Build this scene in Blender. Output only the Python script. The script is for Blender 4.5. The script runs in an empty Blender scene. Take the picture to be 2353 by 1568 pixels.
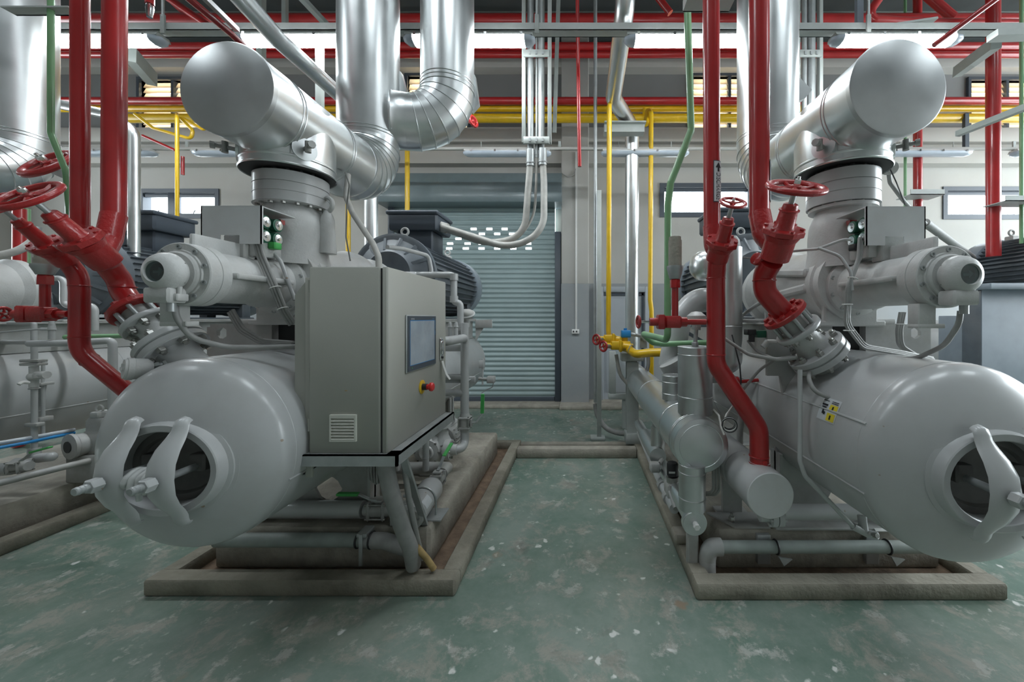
import bpy, bmesh, math, random
from mathutils import Vector, Matrix, Quaternion

random.seed(7)
SC = bpy.context.scene
COL = SC.collection
F, VX, VY, CH = 870.0, 1330.0, 730.0, 1.58
PI = math.pi

# ------------------------------------------------------------------ camera, world, exposure
cd = bpy.data.cameras.new('camera')
cd.sensor_width = 36.0
cd.lens = F / 2353.0 * 36.0
cd.shift_x = (1176.5 - VX) / 2353.0
cd.shift_y = (VY - 784.0) / 2353.0
cd.clip_start = 0.05
cam = bpy.data.objects.new('camera', cd)
cam.location = (0, 0, CH)
cam.rotation_euler = (PI / 2, 0, 0)
COL.objects.link(cam)
SC.camera = cam
wd = bpy.data.worlds.new('overcast_sky')
SC.world = wd
wd.use_nodes = True
wd.node_tree.nodes['Background'].inputs[0].default_value = (0.86, 0.95, 1.0, 1)
wd.node_tree.nodes['Background'].inputs[1].default_value = 8.0
SC.view_settings.view_transform = 'Standard'
SC.view_settings.look = 'None'
SC.view_settings.gamma = 1.0
SC.view_settings.exposure = 0.70
SC.view_settings.use_curve_mapping = False
SC.cycles.caustics_reflective = False
SC.cycles.caustics_refractive = False
SC.cycles.sample_clamp_indirect = 6.0
SC.cycles.blur_glossy = 1.0
SC.cycles.max_bounces = 9
LAMP = 36.0                       # strength of a lit tube

def area(name, loc, rot, sx, sy, power, col=(1, 1, 1), portal=False):
    d = bpy.data.lights.new(name, 'AREA')
    d.shape = 'RECTANGLE'; d.size = sx; d.size_y = sy; d.energy = power; d.color = col
    if portal: d.cycles.is_portal = True
    o = bpy.data.objects.new(name, d); o.location = loc; o.rotation_euler = rot
    COL.objects.link(o)
    return o

ROOM = dict(x0=-10.5, x1=10.5, y0=-4.5, y1=7.0, z1=6.6)

# ------------------------------------------------------------------ helpers
def W(x, y, Y):
    return Vector(((x - VX) * Y / F, Y, CH - (y - VY) * Y / F))

def V(*a): return Vector(a)

def frame(ax):
    w = Vector(ax).normalized()
    h = Vector((0, 0, 1)) if abs(w.z) < 0.9 else Vector((1, 0, 0))
    u = h.cross(w).normalized()
    return u, w.cross(u).normalized(), w

def fillet(pts, bend, n=6):
    pts = [Vector(p) for p in pts]
    if not bend or len(pts) < 3: return pts
    out = [pts[0]]
    for i in range(1, len(pts) - 1):
        a, b, c = pts[i - 1], pts[i], pts[i + 1]
        d1, d2 = (a - b), (c - b)
        l1, l2 = d1.length, d2.length
        if l1 < 1e-6 or l2 < 1e-6: continue
        d1 /= l1; d2 /= l2
        ang = d1.angle(d2)
        if ang > PI - 0.02 or ang < 0.02:
            out.append(b); continue
        t = min(bend / math.tan(ang / 2), l1 * 0.49, l2 * 0.49)
        rr = t * math.tan(ang / 2)
        ce = b + (d1 + d2).normalized() * (rr / math.sin(ang / 2))
        s = b + d1 * t - ce; e = b + d2 * t - ce
        tot = s.angle(e)
        ax = s.cross(e).normalized()
        for k in range(n + 1):
            out.append(ce + Quaternion(ax, tot * k / n) @ s)
    out.append(pts[-1])
    return out

class MB:
    def __init__(s): s.v = []; s.f = []
    def add(s, vs, fs):
        n = len(s.v)
        s.v += [tuple(v) for v in vs]
        s.f += [tuple(i + n for i in f) for f in fs]
        return s
    def loft(s, rings, cap0=True, cap1=True, loop=False):
        m = len(rings[0]); vs = [p for r in rings for p in r]; fs = []
        k = len(rings)
        for i in range(k if loop else k - 1):
            j = (i + 1) % k
            for q in range(m):
                fs.append((i * m + q, i * m + (q + 1) % m, j * m + (q + 1) % m, j * m + q))
        if not loop:
            if cap0: fs.append(tuple(range(m - 1, -1, -1)))
            if cap1: fs.append(tuple((k - 1) * m + q for q in range(m)))
        return s.add(vs, fs)
    def box(s, x0, x1, y0, y1, z0, z1, b=0.0, M=None):
        if x0 > x1: x0, x1 = x1, x0
        if y0 > y1: y0, y1 = y1, y0
        if z0 > z1: z0, z1 = z1, z0
        if b <= 0:
            vs = [V(x, y, z) for z in (z0, z1) for x, y in ((x0, y0), (x1, y0), (x1, y1), (x0, y1))]
            fs = [(3, 2, 1, 0), (4, 5, 6, 7), (0, 1, 5, 4), (1, 2, 6, 5), (2, 3, 7, 6), (3, 0, 4, 7)]
            if M is not None: vs = [M @ v for v in vs]
            return s.add(vs, fs)
        b = min(b, (x1 - x0) * .45, (y1 - y0) * .45, (z1 - z0) * .45)
        def ring(i, z):
            a0, a1, c0, c1 = x0 + i, x1 - i, y0 + i, y1 - i
            e = b if i == 0 else b * .4
            return [V(a0 + e, c0, z), V(a1 - e, c0, z), V(a1, c0 + e, z), V(a1, c1 - e, z),
                    V(a1 - e, c1, z), V(a0 + e, c1, z), V(a0, c1 - e, z), V(a0, c0 + e, z)]
        rs = [ring(b * .7, z0), ring(0, z0 + b), ring(0, z1 - b), ring(b * .7, z1)]
        if M is not None: rs = [[M @ p for p in r] for r in rs]
        return s.loft(rs)
    def bar(s, p0, p1, w, h, up=(0, 0, 1), b=0.0):
        p0, p1 = Vector(p0), Vector(p1); d = (p1 - p0); L = d.length; d.normalize()
        upv = Vector(up)
        if abs(d.dot(upv)) > .98: upv = Vector((0, 1, 0))
        x = d.cross(upv).normalized(); z = x.cross(d).normalized()
        M = Matrix((( x.x, d.x, z.x, p0.x), (x.y, d.y, z.y, p0.y), (x.z, d.z, z.z, p0.z), (0, 0, 0, 1)))
        return s.box(-w / 2, w / 2, 0, L, -h / 2, h / 2, b, M)
    def circ(s, c, u, v, r, seg, r2=None):
        r2 = r if r2 is None else r2
        return [c + u * (r * math.cos(2 * PI * k / seg)) + v * (r2 * math.sin(2 * PI * k / seg)) for k in range(seg)]
    def lathe(s, p0, ax, prof, seg=28, cap0=True, cap1=True):
        u, v, w = frame(ax); p0 = Vector(p0)
        return s.loft([s.circ(p0 + w * t, u, v, max(r, 1e-4), seg) for t, r in prof], cap0, cap1)
    def cyl(s, p0, p1, r, r1=None, seg=20, ch=0.0):
        p0, p1 = Vector(p0), Vector(p1); L = (p1 - p0).length
        r1 = r if r1 is None else r1
        if ch: pr = [(0, r - ch), (ch, r), (L - ch, r1), (L, r1 - ch)]
        else: pr = [(0, r), (L, r1)]
        return s.lathe(p0, p1 - p0, pr, seg)
    def sweep(s, pts, r, seg=12, cap=True):
        pts = [Vector(p) for p in pts]
        q = [pts[0]]
        for p in pts[1:]:
            if (p - q[-1]).length > 1e-5: q.append(p)
        pts = q; n = len(pts)
        if n < 2: return s
        tg = []
        for i in range(n):
            a = pts[max(i - 1, 0)]; b = pts[min(i + 1, n - 1)]
            tg.append((b - a).normalized())
        u, v, w = frame(tg[0]); rings = []
        for i in range(n):
            if i:
                q = tg[i - 1].rotation_difference(tg[i]); u = q @ u; v = q @ v
            rr = r[i] if isinstance(r, (list, tuple)) else r
            rings.append(s.circ(pts[i], u, v, rr, seg))
        return s.loft(rings, cap, cap)
    def tube(s, pts, r, bend=0.06, seg=12, n=6, cap=True):
        return s.sweep(fillet(pts, bend, n), r, seg, cap)
    def torus(s, c, ax, Rr, r, seg=32, m=8, squash=1.0):
        u, v, w = frame(ax); c = Vector(c); rings = []
        for k in range(seg):
            a = 2 * PI * k / seg; d = u * math.cos(a) + v * math.sin(a)
            rings.append([c + d * (Rr + r * math.cos(2 * PI * j / m)) + w * (r * squash * math.sin(2 * PI * j / m)) for j in range(m)])
        return s.loft(rings, loop=True)
    def sphere(s, c, r, seg=16, sc=(1, 1, 1), rot=None):
        c = Vector(c); h = seg // 2; rings = []
        for i in range(1, h):
            a = PI * i / h
            rings.append([V(r * sc[0] * math.sin(a) * math.cos(2 * PI * k / seg), r * sc[1] * math.sin(a) * math.sin(2 * PI * k / seg), -r * sc[2] * math.cos(a)) for k in range(seg)])
        if rot is not None: rings = [[rot @ p for p in q] for q in rings]
        return s.loft([[p + c for p in q] for q in rings])
    def prism(s, poly, d):
        poly = [Vector(p) for p in poly]; d = Vector(d)
        return s.loft([poly, [p + d for p in poly]])
    def hexa(s, p, ax, r, h, ch=0.12):
        return s.lathe(p, ax, [(0, r), (h * (1 - ch), r), (h, r * .86)], 6)

OFF = {}
def mesh_of(mb, name, mat, off=Vector((0, 0, 0)), ang=38):
    me = bpy.data.meshes.new(name)
    me.from_pydata([(x - off.x, y - off.y, z - off.z) for x, y, z in mb.v], [], mb.f)
    bm = bmesh.new(); bm.from_mesh(me)
    bmesh.ops.recalc_face_normals(bm, faces=bm.faces)
    bm.to_mesh(me); bm.free()
    me.polygons.foreach_set('use_smooth', [True] * len(me.polygons))
    me.set_sharp_from_angle(angle=math.radians(ang))
    if mat: me.materials.append(mat)
    return me

def part(name, mb, mat, parent, label=None, kind=None, ang=38):
    off = OFF[parent]
    o = bpy.data.objects.new(name, mesh_of(mb, name, mat, off, ang))
    COL.objects.link(o); o.parent = parent; OFF[o] = off
    if label: o['label'] = label
    if kind: o['kind'] = kind
    return o

def thing(name, loc, label, cat, group=None):
    o = bpy.data.objects.new(name, None); o.empty_display_size = .1
    COL.objects.link(o); o.location = loc; OFF[o] = Vector(loc)
    o['label'] = label; o['category'] = cat
    if group: o['group'] = group
    return o

def solo(name, mb, mat, label, cat, group=None, kind=None, ang=38):
    xs = [v[0] for v in mb.v]; ys = [v[1] for v in mb.v]; zs = [v[2] for v in mb.v]
    off = V((min(xs) + max(xs)) / 2, (min(ys) + max(ys)) / 2, min(zs))
    o = bpy.data.objects.new(name, mesh_of(mb, name, mat, off, ang))
    COL.objects.link(o); o.location = off; OFF[o] = off
    if label: o['label'] = label
    if cat: o['category'] = cat
    if group: o['group'] = group
    if kind: o['kind'] = kind
    return o

def struct(name, mb, mat, ang=38):
    return solo(name, mb, mat, None, None, kind='structure', ang=ang)

MESHES = {}
def inst(name, key, maker, mat, parent, p, ax):
    """a small alike piece (bolt, nut ...) sharing one mesh, axis +Z"""
    k = (key, mat.name)
    if k not in MESHES:
        mb = MB(); maker(mb); MESHES[k] = mesh_of(mb, name, mat)
    o = bpy.data.objects.new(name, MESHES[k]); COL.objects.link(o)
    u, v, w = frame(ax); p = Vector(p) - OFF[parent]
    o.parent = parent
    o.matrix_local = Matrix(((u.x, v.x, w.x, p.x), (u.y, v.y, w.y, p.y), (u.z, v.z, w.z, p.z), (0, 0, 0, 1)))
    OFF[o] = OFF[parent]
    return o

def bolts(parent, c, ax, Rr, n, r, h, mat, ph=0.0, name='bolt', style='hex'):
    u, v, w = frame(ax); c = Vector(c)
    def mk(mb):
        if style == 'hex': mb.hexa(V(0, 0, 0), (0, 0, 1), r, h)
        elif style == 'nut':
            mb.hexa(V(0, 0, 0), (0, 0, 1), r, h); mb.cyl(V(0, 0, h), V(0, 0, h * 1.55), r * .58, seg=8)
        else:
            mb.lathe(V(0, 0, 0), (0, 0, 1), [(0, r), (h, r), (h, r * .55), (h * .45, r * .5)], 10)
    for k in range(n):
        a = ph + 2 * PI * k / n
        inst(name, ('b', style, round(r, 4), round(h, 4)), mk, mat, parent, c + u * (Rr * math.cos(a)) + v * (Rr * math.sin(a)), w)

def copy_tree(o, parent=None):
    c = o.copy(); COL.objects.link(c)
    if parent is not None:
        c.parent = parent; c.matrix_local = o.matrix_local.copy()
    OFF[c] = OFF[o]
    for ch in list(o.children): copy_tree(ch, c)
    return c

def clone(o, d, label, group=None):
    c = copy_tree(o); c.location = o.location + Vector(d); c['label'] = label
    if group: c['group'] = group
    return c

# ------------------------------------------------------------------ materials
def nodes(m):
    m.use_nodes = True; nt = m.node_tree
    return nt, nt.nodes['Principled BSDF']

def paint(name, c, rough=.4, *, chips=0.0, metal=0.0, var=.10, scale=6.0, bump=0.0, bscale=60.0, dirt=None, dirt_amt=0.0, dscale=2.2, coat=0.0, stretch=None):
    m = bpy.data.materials.new(name); nt, bs = nodes(m)
    N, L = nt.nodes.new, nt.links.new
    tc = N('ShaderNodeTexCoord'); src = tc.outputs['Object']
    if stretch:
        mp = N('ShaderNodeMapping'); mp.inputs['Scale'].default_value = stretch
        L(src, mp.inputs[0]); src = mp.outputs[0]
    nz = N('ShaderNodeTexNoise'); nz.inputs['Scale'].default_value = scale; nz.inputs['Detail'].default_value = 4
    L(src, nz.inputs['Vector'])
    rp = N('ShaderNodeMapRange'); rp.inputs[1].default_value = .3; rp.inputs[2].default_value = .7
    rp.inputs[3].default_value = 1 - var; rp.inputs[4].default_value = 1 + var
    L(nz.outputs[0], rp.inputs[0])
    mul = N('ShaderNodeMix'); mul.data_type = 'RGBA'; mul.blend_type = 'MULTIPLY'; mul.inputs[0].default_value = 1
    mul.inputs[6].default_value = (*c, 1); L(rp.outputs[0], mul.inputs[7])
    colr = mul.outputs[2]
    if dirt:
        n2 = N('ShaderNodeTexNoise'); n2.inputs['Scale'].default_value = dscale; n2.inputs['Detail'].default_value = 8
        n2.inputs['Roughness'].default_value = .65
        L(tc.outputs['Object'], n2.inputs['Vector'])
        r2 = N('ShaderNodeMapRange'); r2.inputs[1].default_value = .45; r2.inputs[2].default_value = .72
        r2.inputs[3].default_value = 0; r2.inputs[4].default_value = dirt_amt
        L(n2.outputs[0], r2.inputs[0])
        mx = N('ShaderNodeMix'); mx.data_type = 'RGBA'; L(r2.outputs[0], mx.inputs[0]); L(colr, mx.inputs[6])
        mx.inputs[7].default_value = (*dirt, 1); colr = mx.outputs[2]
    if chips:
        vo = N('ShaderNodeTexVoronoi'); vo.inputs['Scale'].default_value = 7.0; L(tc.outputs['Object'], vo.inputs['Vector'])
        wn = N('ShaderNodeTexNoise'); wn.inputs['Scale'].default_value = 55; L(tc.outputs['Object'], wn.inputs['Vector'])
        ad = N('ShaderNodeMath'); ad.operation = 'MULTIPLY_ADD'; L(wn.outputs[0], ad.inputs[0]); ad.inputs[1].default_value = .10; L(vo.outputs['Distance'], ad.inputs[2])
        r3 = N('ShaderNodeMapRange'); r3.inputs[1].default_value = chips + .05; r3.inputs[2].default_value = chips + .065; r3.inputs[3].default_value = .75; r3.inputs[4].default_value = 0
        L(ad.outputs[0], r3.inputs[0])
        m3 = N('ShaderNodeMix'); m3.data_type = 'RGBA'; L(r3.outputs[0], m3.inputs[0]); L(colr, m3.inputs[6]); m3.inputs[7].default_value = (.26, .17, .09, 1); colr = m3.outputs[2]
    L(colr, bs.inputs['Base Color'])
    bs.inputs['Metallic'].default_value = metal
    rr = N('ShaderNodeMapRange'); rr.inputs[3].default_value = max(rough - .06, .02); rr.inputs[4].default_value = rough + .08
    L(nz.outputs[0], rr.inputs[0]); L(rr.outputs[0], bs.inputs['Roughness'])
    if coat: bs.inputs['Coat Weight'].default_value = coat; bs.inputs['Coat Roughness'].default_value = .12
    if bump:
        nb = N('ShaderNodeTexNoise'); nb.inputs['Scale'].default_value = bscale; nb.inputs['Detail'].default_value = 3
        L(src, nb.inputs['Vector'])
        bp = N('ShaderNodeBump'); bp.inputs['Strength'].default_value = bump; bp.inputs['Distance'].default_value = .01
        L(nb.outputs[0], bp.inputs['Height']); L(bp.outputs[0], bs.inputs['Normal'])
    return m

M = {}
M['grey'] = paint('machine_grey_paint', (.47, .48, .48), .305, chips=.035, var=.05, scale=3, dirt=(.30, .28, .25), dirt_amt=.22, dscale=4, coat=.25)
M['grey_cast'] = paint('cast_grey_paint', (.57, .575, .565), .38, var=.06, scale=8, bump=.12, bscale=90, dirt=(.30, .27, .23), dirt_amt=.3, dscale=5)
M['grey_dusty'] = paint('dusty_grey_paint', (.42, .425, .415), .45, var=.09, scale=7, dirt=(.28, .25, .21), dirt_amt=.5, dscale=6)
M['steel'] = paint('galvanised_steel', (.42, .44, .44), .42, metal=.55, var=.10, scale=14)
M['bolt'] = paint('zinc_bolt', (.36, .36, .34), .35, metal=.8, var=.2, scale=30)
M['clad'] = paint('aluminium_cladding', (.73, .75, .75), .315, metal=1.0, var=.04, scale=5)
M['clad_dark'] = paint('darker_aluminium_cladding', (.60, .615, .615), .36, metal=1.0, var=.07, scale=6)  # darker copy of the cladding; flat caps carry their dark reflection as colour
M['seam'] = paint('cladding_seam', (.62, .64, .64), .33, metal=1.0, var=.05)
M['red'] = paint('red_pipe_paint', (.40, .017, .018), .305, var=.14, scale=5, bump=.05, bscale=40, coat=.35)
M['red_valve'] = paint('red_valve_paint', (.40, .022, .022), .34, var=.14, scale=12, bump=.3, bscale=60, coat=.3)
M['yellow'] = paint('yellow_pipe_paint', (.74, .46, .012), .33, var=.10, scale=6, coat=.3)
M['green'] = paint('green_pipe_paint', (.20, .40, .20), .34, var=.12, scale=6, coat=.2)
M['green_handle'] = paint('green_lever_sleeve', (.07, .42, .10), .45, var=.1)
M['green_dark'] = paint('dark_green_coil', (.02, .12, .07), .4, var=.15, scale=20)
M['blue'] = paint('blue_coil', (.03, .27, .62), .4, var=.08)
M['motor'] = paint('motor_slate_paint', (.105, .125, .145), .42, var=.12, scale=9, dirt=(.3, .28, .25), dirt_amt=.2)
M['motor_hood'] = paint('motor_hood_blue_grey', (.23, .27, .31), .38, var=.08, scale=6)
M['cabinet'] = paint('cabinet_beige_grey', (.40, .40, .36), .48, var=.03, scale=3, bump=.04, bscale=220)
M['black'] = paint('black_rubber', (.02, .02, .022), .5, var=.2)
M['dark'] = paint('dark_recess', (.035, .035, .035), .6, var=.2)
M['cover'] = paint('manhole_cover_grey', (.12, .115, .11), .5, var=.25, scale=9, dirt=(.2, .19, .17), dirt_amt=.4)
M['white'] = paint('white_plastic', (.72, .72, .70), .4, var=.05)
M['pale'] = paint('pale_cloth', (.55, .56, .55), .8, var=.12, scale=25, bump=.3, bscale=70)
M['cable'] = paint('grey_cable', (.30, .30, .29), .5, var=.1, scale=20)
M['hose'] = paint('pale_flexible_conduit', (.46, .45, .42), .45, var=.12, scale=16)
M['chrome'] = paint('chrome', (.8, .8, .8), .14, metal=1.0, var=.04)
M['concrete'] = paint('stained_concrete', (.285, .265, .215), .8, var=.22, scale=5, bump=.5, bscale=40, dirt=(.10, .085, .06), dirt_amt=.8, dscale=1.8)
M['concrete_pale'] = paint('pale_concrete_top', (.36, .335, .285), .8, var=.2, scale=7, bump=.4, bscale=45, dirt=(.16, .14, .11), dirt_amt=.55, dscale=3)
M['soil'] = paint('brown_silt', (.16, .11, .075), .9, var=.3, scale=12, bump=.6, bscale=50)
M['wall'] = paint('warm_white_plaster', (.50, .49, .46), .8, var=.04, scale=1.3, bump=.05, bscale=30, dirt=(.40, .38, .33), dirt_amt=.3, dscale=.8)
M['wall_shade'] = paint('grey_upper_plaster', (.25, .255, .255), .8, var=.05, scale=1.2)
M['front_wall'] = paint('mid_grey_plaster', (.38, .38, .37), .8, var=.05)
M['dado'] = paint('grey_dado_paint', (.29, .31, .32), .55, var=.05, scale=2, dirt=(.42, .40, .36), dirt_amt=.3, dscale=1.3)
M['roof'] = paint('dark_roof_sheet', (.085, .095, .095), .7, var=.15, scale=2)
M['purlin'] = paint('grey_green_purlin', (.30, .33, .31), .55, var=.08)
M['shutter'] = paint('teal_grey_shutter', (.30, .385, .39), .38, var=.06, scale=3)
M['shutter_dark'] = paint('slate_shutter_hood', (.155, .20, .215), .35, var=.06, coat=.2)
M['slate'] = paint('slate_frame', (.065, .08, .10), .45, var=.06)
M['door'] = paint('pale_blue_grey_door', (.40, .43, .46), .5, var=.03)
M['bracket'] = paint('pale_grey_bracket', (.45, .48, .46), .42, var=.06, scale=9)
M['vent'] = paint('pale_vent_plastic', (.62, .62, .56), .5, var=.03)
M['cover_grey'] = paint('light_cover_grey', (.56, .57, .57), .36, var=.04, dirt=(.42, .38, .33), dirt_amt=.2, dscale=9)
def translucent(name, c):
    m = bpy.data.materials.new(name); nt, bs = nodes(m)
    bs.inputs['Base Color'].default_value = (*c, 1); bs.inputs['Roughness'].default_value = .6
    tr = nt.nodes.new('ShaderNodeBsdfTranslucent'); tr.inputs[0].default_value = (*c, 1)
    mx = nt.nodes.new('ShaderNodeMixShader'); mx.inputs[0].default_value = .5
    nt.links.new(bs.outputs[0], mx.inputs[1]); nt.links.new(tr.outputs[0], mx.inputs[2])
    nt.links.new(mx.outputs[0], nt.nodes['Material Output'].inputs[0]); return m
M['blind'] = translucent('warm_translucent_louvre', (.88, .77, .60))
M['estop'] = paint('red_mushroom_button', (.68, .03, .03), .28, var=.04)
M['yellow_plastic'] = paint('yellow_plastic', (.75, .48, .03), .4, var=.05)
M['ink'] = paint('black_ink', (.015, .015, .02), .6, var=.02)
M['yellow_ink'] = paint('yellow_sticker', (.85, .68, .05), .5, var=.04)
M['paper'] = paint('white_sticker', (.66, .68, .70), .5, var=.04)
M['rust'] = paint('yellowed_rust', (.40, .28, .12), .7, var=.3, scale=15)
M['pcb'] = paint('grey_green_pipe', (.30, .34, .32), .5, var=.12, scale=10, dirt=(.18, .17, .14), dirt_amt=.5)
M['clearfix'] = paint('clear_fitting_end', (.62, .66, .70), .25, var=.05)

def glassy(name, tint=(1, 1, 1), gl=.08, rough=.03):
    m = bpy.data.materials.new(name); nt, bs = nodes(m)
    nt.nodes.remove(bs)
    t = nt.nodes.new('ShaderNodeBsdfTransparent'); t.inputs[0].default_value = (*tint, 1)
    g = nt.nodes.new('ShaderNodeBsdfGlossy'); g.inputs['Roughness'].default_value = rough
    mx = nt.nodes.new('ShaderNodeMixShader'); mx.inputs[0].default_value = gl
    nt.links.new(t.outputs[0], mx.inputs[1]); nt.links.new(g.outputs[0], mx.inputs[2])
    nt.links.new(mx.outputs[0], nt.nodes['Material Output'].inputs[0])
    return m
M['glass'] = glassy('window_glass')
M['sight'] = glassy('sight_glass', (.55, .66, .66), .12)
M['screen'] = paint('dusty_grey_screen', (.36, .41, .46), .22, var=.16, scale=5, dirt=(.55, .57, .58), dirt_amt=.5, dscale=7)

def emit(name, c, s):
    m = bpy.data.materials.new(name); nt, bs = nodes(m)
    bs.inputs['Base Color'].default_value = (*c, 1)
    bs.inputs['Emission Color'].default_value = (*c, 1); bs.inputs['Emission Strength'].default_value = s
    return m
M['lamp'] = emit('lit_tube_diffuser', (.90, .97, 1.0), LAMP)
M['lamp_rear'] = emit('dim_tube_diffuser', (.90, .97, 1.0), 7.0)
M['lampend'] = paint('clear_lamp_cover', (.55, .62, .70), .2, var=.05)

def floor_material():
    m = bpy.data.materials.new('worn_green_epoxy'); nt, bs = nodes(m)
    N, L = nt.nodes.new, nt.links.new
    tc = N('ShaderNodeTexCoord')
    def noise(s, d=8, r=.6, dist=0.0):
        n = N('ShaderNodeTexNoise'); n.inputs['Scale'].default_value = s; n.inputs['Detail'].default_value = d
        n.inputs['Roughness'].default_value = r; n.inputs['Distortion'].default_value = dist
        L(tc.outputs['Object'], n.inputs['Vector']); return n.outputs[0]
    def ramp(f, a, b, lo=0.0, hi=1.0):
        q = N('ShaderNodeMapRange'); q.inputs[1].default_value = a; q.inputs[2].default_value = b
        q.inputs[3].default_value = lo; q.inputs[4].default_value = hi; L(f, q.inputs[0]); return q.outputs[0]
    def mix(f, a, b, bl='MIX'):
        q = N('ShaderNodeMix'); q.data_type = 'RGBA'; q.blend_type = bl
        if isinstance(f, float): q.inputs[0].default_value = f
        else: L(f, q.inputs[0])
        for i, c in ((6, a), (7, b)):
            if isinstance(c, tuple): q.inputs[i].default_value = (*c, 1)
            else: L(c, q.inputs[i])
        return q.outputs[2]
    base = mix(ramp(noise(1.9, 8, .7), .35, .65), (.112, .178, .142), (.225, .275, .24))
    base = mix(ramp(noise(4.6, 10, .78, .3), .51, .60, 0, .8), base, (.32, .305, .265))
    base = mix(ramp(noise(9, 6, .7), .58, .64, 0, .75), base, (.40, .40, .37))
    base = mix(ramp(noise(.7, 5), .52, .75, 0, .55), base, (.27, .25, .20))
    base = mix(ramp(noise(2.3, 7, .7), .60, .75, 0, .6), base, (.09, .10, .085))
    wc = N('ShaderNodeTexNoise'); wc.inputs['Scale'].default_value = 22; L(tc.outputs['Object'], wc.inputs['Vector'])
    wa = N('ShaderNodeMix'); wa.data_type = 'VECTOR'; wa.inputs[0].default_value = .06; L(tc.outputs['Object'], wa.inputs[4]); L(wc.outputs[1], wa.inputs[5])
    vo = N('ShaderNodeTexVoronoi'); vo.inputs['Scale'].default_value = 9; L(wa.outputs[1], vo.inputs['Vector'])
    sp = ramp(vo.outputs['Distance'], .10, .17, 1, 0)
    gate = ramp(noise(2.6, 3), .49, .55)
    mm = N('ShaderNodeMath'); mm.operation = 'MULTIPLY'; L(sp, mm.inputs[0]); L(gate, mm.inputs[1])
    base = mix(mm.outputs[0], base, (.62, .63, .60))
    v2 = N('ShaderNodeTexVoronoi'); v2.inputs['Scale'].default_value = 4.2; L(wa.outputs[1], v2.inputs['Vector'])
    s2 = ramp(v2.outputs['Distance'], .10, .17, .9, 0)
    g2 = ramp(noise(1.1, 2), .56, .6)
    m2 = N('ShaderNodeMath'); m2.operation = 'MULTIPLY'; L(s2, m2.inputs[0]); L(g2, m2.inputs[1])
    base = mix(m2.outputs[0], base, (.28, .21, .15))
    L(base, bs.inputs['Base Color'])
    L(ramp(noise(3.5, 5), .3, .7, .30, .50), bs.inputs['Roughness'])
    bp = N('ShaderNodeBump'); bp.inputs['Strength'].default_value = .18; bp.inputs['Distance'].default_value = .01
    L(noise(14, 5), bp.inputs['Height']); L(bp.outputs[0], bs.inputs['Normal'])
    return m
M['floor'] = floor_material()

# ------------------------------------------------------------------ room shell
x0, x1, y0, y1, z1 = (ROOM[k] for k in ('x0', 'x1', 'y0', 'y1', 'z1'))
struct('floor', MB().box(x0, x1, y0, y1 + .3, -.2, 0), M['floor'])

def holed(mb, a0, a1, z0, zz1, holes, put):
    """fills the rectangle a0..a1 x z0..zz1 with boxes, leaving the holes open"""
    xs = sorted({a0, a1, *[h[0] for h in holes], *[h[1] for h in holes]})
    xs = [x for x in xs if a0 <= x <= a1]
    for p, q in zip(xs, xs[1:]):
        mid = (p + q) / 2
        hs = sorted([(max(h[2], z0), min(h[3], zz1)) for h in holes if h[0] < mid < h[1] and h[3] > z0 and h[2] < zz1])
        c = z0
        for lo, hi in hs:
            if lo > c: put(mb, p, q, c, lo)
            c = max(c, hi)
        if c < zz1: put(mb, p, q, c, zz1)

SKY = [(-7.2, -5.6, .1, 1.3), (-4.0, -2.4, .1, 1.3), (-.8, .8, .1, 1.3), (2.4, 4.0, .1, 1.3), (5.6, 7.2, .1, 1.3)]   # unseen roof openings, added for light on floor and vessel tops
mbw = MB(); holed(mbw, x0 - .3, x1 + .3, y0 - .3, y1 + .3, SKY, lambda m, p, q, a, b: m.box(p, q, a, b, z1, z1 + .2))
rf = struct('ceiling', mbw, M['roof'])
for a, b, c, d in SKY:
    part('added_roof_pane', MB().box(a, b, c, d, z1 + .10, z1 + .11), M['glass'], rf)
    area('daylight_portal', ((a + b) / 2, (c + d) / 2, z1 + .15), (0, 0, 0), b - a, d - c, 1, portal=True)
def zq(y, Y=7.0): return CH - (y - VY) * Y / F
def xq(x, Y=7.0): return (x - VX) * Y / F
WIN = [(xq(322), xq(503), zq(500), zq(437)), (xq(1517), xq(1725), zq(497), zq(424)), (xq(2167), xq(2375), zq(502), zq(432))]
LOUV = [(xq(326), xq(470), zq(297), zq(186)), (xq(938), xq(1075), zq(297), zq(177)), (xq(1592), xq(1760), zq(297), zq(177)), (xq(2226), xq(2400), zq(297), zq(186))]
SHUT = (xq(912), xq(1276), 0.0, zq(468))
DOORH = (xq(1386), xq(1481), 0.0, zq(672))
holes = WIN + LOUV + [SHUT, DOORH]
DADO = zq(652)
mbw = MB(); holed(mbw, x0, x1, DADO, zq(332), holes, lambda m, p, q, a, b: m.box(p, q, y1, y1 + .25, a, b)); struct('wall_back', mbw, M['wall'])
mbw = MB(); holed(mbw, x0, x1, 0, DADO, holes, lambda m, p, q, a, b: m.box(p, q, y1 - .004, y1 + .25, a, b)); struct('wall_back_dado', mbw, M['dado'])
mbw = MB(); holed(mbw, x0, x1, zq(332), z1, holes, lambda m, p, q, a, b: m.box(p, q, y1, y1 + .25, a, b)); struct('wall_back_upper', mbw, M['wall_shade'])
# beams on the back wall
struct('trim_1', MB().box(x0, x1, y1 - .22, y1, zq(172), zq(138), .01), M['wall'])
struct('trim_2', MB().box(x0, x1, y1 - .20, y1, zq(385), zq(352), .01), M['wall'])
struct('trim_3', MB().box(x0, x1, y1 - .12, y1, zq(332), zq(300), .01), M['wall'])
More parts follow.
